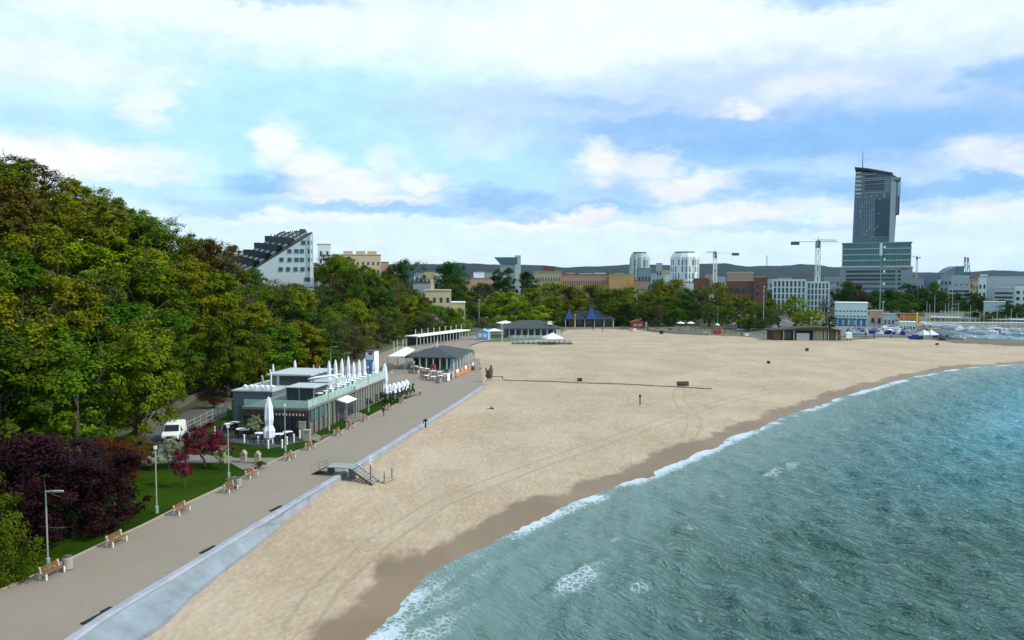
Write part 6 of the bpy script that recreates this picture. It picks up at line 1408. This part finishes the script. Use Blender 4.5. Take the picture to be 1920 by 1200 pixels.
# brick building under construction, office, etc.
b_ = block('brick_flats', 'unfinished dark red brick building with open floors behind the yellow olive tree', 1364, 1414, 527, 400, 16, 'brick red', 3, 4, base=2, wfrac=.75, hfrac=.55, roofm='grey light')
block('brick_flats', 'taller red brick end block right of the unfinished floors', 1414, 1438, 521, 395, 14, 'brick red', 4, 2, base=2, wfrac=.4, roofm='brick red')
block('pink_flats', 'pale pink apartment block above the unfinished brick building', 1364, 1411, 511, 500, 14, 'salmon wall', 3, 8, base=2, wfrac=.35, roofm='white wall')
def ribbed(u0, u1, vt, Y, label, n):
    x0, x1 = X_(u0, Y), X_(u1, Y); H = Z_(vt, Y)-2; w = x1-x0; r = thing('ribbed_office', label, 'office building', ((x0+x1)/2, Y, 2), -atan2((x0+x1)/2, Y))
    MB().box(-w/2, w/2, 0, 14, 0, H).build('glass_wall', 'blue glass', r); MB().box(-w/2-.2, w/2+.2, -.7, 14, H, H+1.0).build('roof', 'white wall', r)
    for k in range(n+1): x = -w/2+w*k/n; MB().box(x-w/n*.2, x+w/n*.2, -.6, -.01, 0, H).build('rib', 'white wall', r)
    for k in range(4): MB().box(-w/2, w/2, -.3, -.02, H*(.2+.2*k)-.3, H*(.2+.2*k)+.3).build('floor_band', 'white wall', r)
    return r
ribbed(1451, 1508, 527, 420, 'white ribbed office block behind the trees, left and closer half', 8)
ribbed(1508, 1552, 531, 424, 'white ribbed office block beside the tall crane, right half', 7)
block('stepped_flats', 'pale flats with gabled top right of the white ribbed office blocks', 1546, 1568, 532, 440, 12, 'grey light', 4, 4, base=2, wfrac=.35, roofm='grey clad')
# ============================ the tall tower
YT = 700; xT = X_(1641, YT); tw = thing('glass_tower', 'tall grey blue glass tower with slanted roof blade on a wide office podium', 'tower', (xT, YT, 2), -atan2(xT, YT)*1.0)
def tx(u): return X_(u, YT)-xT
def tz(v): return Z_(v, YT)-2
zp, zg, ztp = tz(502), tz(456), tz(332)
MB().box(tx(1580), tx(1702), 0, 34, 0, zp).build('podium_wall', 'grey clad', tw)
for k, v in enumerate((508, 516, 523, 531, 540, 549)):
    z = tz(v); MB().box(tx(1590), tx(1674), -.25, -.02, z-1.5, z+.6).build('window_band', 'dark glass' if k < 3 else 'blue glass', tw)
    MB().box(tx(1678), tx(1683), -.25, -.02, z-1.5, z+.6).build('corner_window', 'dark glass', tw)
MB().box(tx(1580)-1, tx(1702)+.6, -.9, 34.5, zp, zp+.9).build('podium_cornice', 'grey light', tw)
MB().box(tx(1683), tx(1694), -.25, -.02, zp-1.9, zp-.7).build('roof_sign', 'red paint', tw)
MB().box(tx(1583), tx(1699), 1.0, 32, zp+.9, zg).build('glazed_podium', 'teal glass', tw)
for k in range(5):
    z = zp+.9+(zg-zp-1)*k/4.0; MB().box(tx(1583)-.5, tx(1648), .2, .98, z, z+1.0).build('floor_band', 'grey light', tw); MB().box(tx(1654), tx(1699)+.5, .2, .98, z, z+1.0).build('floor_band', 'grey light', tw)
for k in range(26):
    x = lerp(tx(1584), tx(1698), k/25); MB().box(x-.12, x+.12, .6, .95, zp+.9, zg).build('mullion', 'grey clad', tw)
MB().box(tx(1583)-.8, tx(1699)+.8, .1, 33, zg+.02, zg+.9).build('podium_roof', 'grey clad', tw)
# shaft
sh = [(tx(1600), tz(455)), (tx(1671), tz(455)), (tx(1673), tz(400)), (tx(1673), tz(333)), (tx(1665), tz(327)), (tx(1603), tz(318))]
MB().extr(sh, 4, 30).build('shaft', 'blue glass', tw)
MB().extr([(tx(1600)-.1, zg+.9), (tx(1600)+3.5, zg+.9), (tx(1603)+3.2, tz(319)), (tx(1603)-.1, tz(318))], 3.4, 3.98).build('left_edge_strip', 'lavender', tw)
MB().extr([(tx(1662), zg+.9), (tx(1671), zg+.9), (tx(1672), tz(345)), (tx(1663), tz(330))], 3.3, 3.98).build('right_edge_strip', 'grey light', tw)
rt = random.Random(9)
nf = 34
for k in range(nf):
    z = lerp(zg+1.5, tz(322), k/nf); v = lerp(455, 322, k/nf)
    up = v < 365
    a, b_ = (1605, 1662) if v > 330 else (1604, 1640)
    MB().box(tx(a), tx(b_), 3.75, 3.97, z, z+(.55 if not up else .9)).build('floor_band', mat('tower band', (.15, .19, .25), rough=.6, var=.15, sc=.1) if not up else 'grey clad', tw)
for k in range(9):
    x = lerp(tx(1607), tx(1640), k/8); MB().box(x-.25, x+.25, 3.6, 3.74, zg+1, tz(362)).build('vertical_fin', 'grey clad', tw)
MB().box(tx(1638), tx(1661), 3.3, 3.7, tz(441), tz(372)).build('dark_bay', mat('bay glass', (.04, .065, .10), rough=.3, var=.25, sc=.1), tw)
for k in range(22): x0 = rt.uniform(1610, 1656); v = rt.uniform(360, 450); MB().box(tx(x0), tx(x0)+1.1, 3.05, 3.25, tz(v), tz(v)+1.0).build('balcony', 'grey light', tw)
for v in (330, 341, 348, 355): MB().box(tx(1619), tx(1652 if v != 330 else 1640), 3.4, 3.7, tz(v)-.2, tz(v)+1.9).build('dark_window_band', 'dark glass', tw)
MB().box(tx(1603), tx(1613), 2.9, 3.5, tz(368), tz(320)).build('corner_balcony_tower', 'grey light', tw)
for k in range(6): MB().box(tx(1603), tx(1613), 2.7, 2.89, tz(366-k*8), tz(366-k*8)+1.3).build('corner_window', 'dark glass', tw)
MB().box(tx(1673), tx(1676), 4, 24, tz(401), tz(338)).build('side_wing', 'grey clad', tw)
MB().box(tx(1676), tx(1678), 2, 24, tz(401), tz(368)).build('side_fin', 'dark glass', tw); MB().box(tx(1665), tx(1679), 2, 24, tz(338), tz(334)).build('side_wing_cap', 'grey clad', tw); MB().box(tx(1677), tx(1678.6), 2, 3, tz(368), tz(334)).build('side_frame', 'dark metal', tw)
MB().extr([(tx(1601), tz(310)), (tx(1625), tz(314)), (tx(1666), tz(325)), (tx(1664), tz(328)), (tx(1640), tz(322)), (tx(1601), tz(311.3))], 1, 30).build('roof_blade', 'dark metal', tw)
MB().extr([(tx(1625), tz(322)), (tx(1664), tz(329)), (tx(1664), tz(326)), (tx(1640), tz(320))], 5, 28).build('blade_infill', 'grey clad', tw)
MB().tube([(tx(1614.5), 4, tz(320)), (tx(1614.5), 4, tz(300)), (tx(1614.5), 4, tz(280))], [.5, .3, .18], 6).build('antenna', 'dark metal', tw)
# right side of the skyline
block('lavender_shed', 'lavender grey industrial shed far behind the marina trees', 1727, 1756, 517, 620, 20, 'lavender', 1, 2, base=2, win=False, roofm='lavender')
block('grey_shed', 'low grey industrial building right of the tower podium', 1703, 1730, 522, 610, 20, 'grey clad', 2, 5, base=2, roofm='grey clad')
b_ = block('grey_flats', 'grey blue flats with a dark glazed front above the marina masts', 1764, 1782, 515, 470, 16, 'grey clad', 4, 3, base=2, roofm='grey clad')
block('grey_flats', 'pale grey flats with dark window bands, front part right of the masts', 1781, 1816, 536, 450, 14, 'grey light', 5, 4, base=2, band=True, roofm='grey light')
block('grey_flats', 'grey flats with dark tall windows above the banded front part', 1780, 1814, 518, 490, 14, 'grey light', 1, 4, base=2, wfrac=.45, vwin=(.55, .95), roofm='white wall')
b_ = thing('curved_tower', 'distant blue grey curved-roof tower above the grey flats', 'tower', (X_(1787, 760), 760, 2)); H_ = Z_(499, 760)-2
MB().extr([(-9, 0), (10, 0), (10, H_), (3, H_), (-3, H_-2.5), (-9, H_-7)], 0, 14).build('wall', 'lavender', b_); MB().box(3.5, 9.9, -.3, -.02, H_*.2, H_-.5).build('glass_strip', 'teal glass', b_)
b_ = block('white_hall', 'large plain pale hall at the right edge above the marina', 1848, 1915, 519, 480, 20, 'grey light', 1, 2, base=2, win=False, roofm='grey light')
block('white_hall', 'banded office front below the large pale hall', 1866, 1898, 540, 460, 14, 'grey light', 4, 3, base=2, band=True, roofm='grey light')
block('white_hall', 'dark and pale block cut by the right edge', 1908, 1960, 535, 455, 14, 'white wall', 3, 5, base=2, roofm='slate roof')
block('small_office', 'small white office left of the large pale hall', 1835, 1848, 520, 470, 10, 'white wall', 3, 2, base=2)
block('boat_shed', 'pale blue boat shed with peaked roof above the low marina trees', 1848, 1882, 567, 360, 10, 'hull white', 1, 3, base=2, roofm='hull white', vwin=(.1, .6))
block('far_flats', 'distant white flats on the horizon right of the harbour cranes', 1838, 1850, 514, 900, 10, 'white wall', 3, 3, base=2)
r = thing('radio_mast', 'distant thin lattice mast on the wooded ridge', 'mast', (X_(1437, 2700), 2700, 40)); H_ = Z_(478, 2700)-40
MB().tube([(-7, 0, 0), (0, 0, H_)], .9, 4).tube([(7, 0, 0), (0, 0, H_)], .9, 4).build('legs', 'galvanised', r); MB().box(-5, 5, -1, 1, H_*.3, H_*.33).build('platform', 'galvanised', r)
# scatter of small far houses to fill the low city
rh = random.Random(21); n = 0
names = []
walls = [('white wall', 'white'), ('cream wall', 'cream'), ('salmon wall', 'salmon'), ('grey light', 'pale grey'), ('sand render', 'sandy'), ('grey clad', 'grey')]
spots = [(745, 503), (790, 505), (805, 503), (820, 506), (900, 502), (920, 505), (1045, 506), (1070, 504), (1098, 506), (1125, 505), (1160, 506), (1225, 506), (1250, 500), (1330, 508), (1350, 512), (1425, 512), (1445, 516), (1470, 514), (1560, 512), (1712, 516), (1745, 514), (1760, 518), (1822, 516), (1832, 520), (1905, 512)]
for i, (u, v) in enumerate(spots):
    wm, wn = walls[rh.randrange(6)]; Y = rh.uniform(700, 1000); hw = rh.uniform(7, 14)
    near = [('left of the tall dark poplars', 0, 800), ('between the round dark tree and the poplars', 800, 935), ('above the sand-coloured long block', 935, 1110), ('above the orange block', 1110, 1180), ('between the white round towers', 1180, 1300), ('behind the first crane', 1300, 1400), ('above the ribbed offices', 1400, 1600), ('right of the tall tower podium', 1600, 1790), ('by the harbour cranes', 1790, 1999)]
    lm = [a for a, p_, q_ in near if p_ <= u < q_][0]; k = names.count(lm); names.append(lm)
    block('distant_house', f'tiny distant {wn} house {lm}, {["leftmost there", "second from left there", "third from left there", "fourth from left there"][k]}', u-hw, u+hw, v+6, Y, 14, wm, 2, 3, base=2, roofm=['roof red', 'slate roof', 'grey clad'][rh.randrange(3)], wfrac=.4, group='distant low houses')
# far wood filling the low city: one mass
rng = np.random.default_rng(5); me_c = PROTO['dome'][0][0]
Vs = []; n = 26000
Yc = rng.uniform(430, 1850, 900); Xc = (rng.uniform(600, 2050, 900)-960)/F*Yc; Rc = rng.uniform(4, 8, 900); Hc = rng.uniform(6, 12, 900)
keepc = ~((np.abs(Xc-xT) < 34) & (Yc < 735)); Xc, Yc, Rc, Hc = Xc[keepc], Yc[keepc], Rc[keepc], Hc[keepc]
ci = rng.integers(0, len(Xc), n); e = rng.normal(size=(n, 3)); e /= np.linalg.norm(e, axis=1)[:, None]
Pp = np.stack([Xc[ci]+e[:, 0]*Rc[ci], Yc[ci]+e[:, 1]*Rc[ci], 2+np.abs(e[:, 2])*Hc[ci]], -1); nr = e+rng.normal(size=(n, 3))*.4; nr /= np.linalg.norm(nr, axis=1)[:, None]
t_ = np.cross(nr, rng.normal(size=(n, 3))); t_ /= np.linalg.norm(t_, axis=1)[:, None]; b_ = np.cross(nr, t_); s_ = rng.uniform(1.2, 2.6, n)[:, None]
V = np.stack([Pp-t_*s_, Pp+b_*s_, Pp+t_*s_, Pp-b_*s_], 1).reshape(-1, 3)
o = rawmesh('far_wood', V, np.arange(n*4).reshape(-1, 4), MATS['leaf dark green'], smooth=False); tag(o, 'distant low tree mass between the far houses and the wooded ridge', 'trees', kind='stuff')
# ============================ people
def person(label, loc, h=1.7, rz=0, top='cloth dark', legs='cloth dark', pose='walk', group='people walking'):
    r = thing('person', label, 'person', loc, rz, group)
    s = 1 if pose == 'walk' else .35
    J = {'pel': (0, 0, .95), 'chest': (0, .02, 1.32), 'neck': (0, 0, 1.50), 'head': (0, -.03, 1.62), 'crown': (0, -.02, 1.76), 'nose': (0, -.05, 1.64),
         'lh': (.10, 0, .90), 'lk': (.11, -.20*s, .50), 'la': (.11, -.26*s+.04, .09), 'lt': (.11, -.38*s-.08, .04),
         'rh': (-.10, 0, .90), 'rk': (-.11, .02*s, .50), 'ra': (-.11, .30*s, .12), 'rt': (-.11, .22*s, .03),
         'ls': (.20, 0, 1.44), 'le': (.26, .14*s, 1.16), 'lw': (.26, .02*s, .92), 'lf': (.25, -.03, .82), 'rs': (-.20, 0, 1.44), 're': (-.26, -.10*s, 1.16), 'rw': (-.25, -.26*s, .98), 'rf': (-.24, -.33*s, .92)}
    E = [('pel', 'chest'), ('chest', 'neck'), ('neck', 'head'), ('head', 'crown'), ('pel', 'lh'), ('lh', 'lk'), ('lk', 'la'), ('la', 'lt'), ('pel', 'rh'), ('rh', 'rk'), ('rk', 'ra'), ('ra', 'rt'),
         ('chest', 'ls'), ('ls', 'le'), ('le', 'lw'), ('lw', 'lf'), ('chest', 'rs'), ('rs', 're'), ('re', 'rw'), ('rw', 'rf')]
    rad = {'pel': .15, 'chest': .17, 'neck': .065, 'head': .10, 'crown': .075, 'lh': .10, 'lk': .068, 'la': .045, 'lt': .04, 'ls': .075, 'le': .05, 'lw': .036, 'lf': .03}
    for k in list(rad):
        if k[0] == 'l': rad['r'+k[1:]] = rad[k]
    J.pop('nose'); ks = list(J); me = bpy.data.meshes.new('body'); me.from_pydata([J[k] for k in ks], [(ks.index(a), ks.index(b)) for a, b in E], [])
    o = bpy.data.objects.new('body', me); COL.objects.link(o); m = o.modifiers.new('s', 'SKIN'); o.modifiers.new('d', 'SUBSURF').levels = 1
    for i, k in enumerate(ks):
        v = me.skin_vertices[0].data[i]; v.radius = (rad[k], rad[k]*(.75 if k in ('chest', 'pel') else 1)); v.use_root = (k == 'pel')
    dg = bpy.context.evaluated_depsgraph_get(); me2 = bpy.data.meshes.new_from_object(o.evaluated_get(dg)); o.modifiers.clear(); o.data = me2; o.parent = r
    me2.materials.clear()
    for nm_ in (legs, top, 'skin', 'hair'): me2.materials.append(MATS[nm_])
    for p in me2.polygons:
        z = p.center.z; y = p.center.y; x = abs(p.center.x)
        p.material_index = 3 if (z > 1.70 or (z > 1.56 and y > .02)) else (2 if z > 1.50 or (x > .2 and z < .95) else (1 if z > .93 else 0)); p.use_smooth = True
    r.scale = (h/1.78,)*3
    return r
person('person in a dark green jacket walking beside the flower border before the café', G(719, 781, LZ), 1.35, R(150), 'jacket green', 'trousers brown')
person('small person in pale clothes walking at the end of the hedge row', G(787, 742, LZ), 1.2, R(20), 'grey light', 'cloth dark')
for i, (u, v, top, lb) in enumerate([(1623, 633, 'cloth dark', 'person in dark clothes standing on the plaza right of the white trailer'), (1638, 636, 'cloth blue', 'person in blue under the blue parasol on the sand edge'), (1112, 620, 'cloth dark', 'person in dark clothes on the sand before the spired pavilion, left one'), (1130, 621, 'cloth blue', 'person in blue on the sand before the spired pavilion, right one'), (1168, 619, 'red paint', 'person in red on the sand left of the red kiosk'), (1214, 620, 'cloth dark', 'person in dark clothes on the sand right of the red kiosk'), (1273, 625, 'cloth dark', 'person in dark clothes below the left open parasol'), (1390, 632, 'cloth blue', 'person in blue below the broad yellow olive tree'), (1671, 634, 'grey light', 'person in grey on the plaza before the masted dinghies'), (1600, 630, 'canvas white', 'person in white on the plaza just right of the white trailer')]):
    person(lb, G(u, v, 1.5 if v > 630 else 1.55), 1.75, i*1.3, top, 'cloth dark', 'stand' if i % 2 else 'walk')
r = thing('open_parasol', 'dark blue open parasol on the sand edge right of the white trailer', 'parasol', G(1640, 635, 1.5)); MB().tube([(0, 0, 0), (0, 0, 2.9)], .05, 5).build('pole', 'dark metal', r); MB().lathe([(1.7, 2.3), (1.5, 2.6), (.05, 3.3)], seg=10).build('canopy', 'cloth blue', r)
# parked cars on the plaza
def car(label, u, v, m, rz):
    r = thing('parked_car', label, 'car', G(u, v, LZ), rz, 'cars parked on the harbour plaza')
    mb = MB(); mb.extr([(-2.1, .3), (2.1, .3), (2.1, .75), (1.3, .9), (.7, 1.4), (-1.2, 1.42), (-1.9, .95), (-2.1, .85)], -.85, .85); mb.build('body', m, r, bevel=.08)
    MB().extr([(1.22, .93), (.70, 1.36), (-1.15, 1.37), (-1.75, .97)], -.87, .87).build('windows', 'dark glass', r)
    for x in (-1.3, 1.3):
        for y in (-.8, .8): o = MB().lathe([(.3, -.1), (.32, 0), (.3, .1)], seg=12).build('wheel', 'rubber', r); o.location = (x, y, .32); o.rotation_euler = (pi/2, 0, 0)
for i, (u, v, m_, lb) in enumerate([(1610, 622, 'cloth blue', 'dark blue car parked before the white sailing club'), (1664, 618, 'white paint', 'white car parked right of the floodlight mast'), (1684, 620, 'grey light', 'grey car parked before the low white plaza pavilion'), (1668, 625, 'white paint', 'white car nearest the sand right of the floodlight mast'), (1700, 622, 'black metal', 'black car parked below the low white plaza pavilion')]): car(lb, u, v, m_, i*.4)
# ============================ haze
hz = MB().box(-3600, 4400, -950, 5300, -5, 190).build('haze', MATS.setdefault('haze', bpy.data.materials.new('haze'))); hz['kind'] = 'stuff'; tag(hz, 'thin bluish air haze over the whole bay', 'haze')
hm = MATS['haze']; hm.use_nodes = True; nt = hm.node_tree; nt.nodes.clear(); out = nt.nodes.new('ShaderNodeOutputMaterial'); pvn = nt.nodes.new('ShaderNodeVolumePrincipled')
pvn.inputs['Color'].default_value = (.40, .68, 1.0, 1); pvn.inputs['Density'].default_value = .00002; nt.links.new(pvn.outputs[0], out.inputs['Volume'])
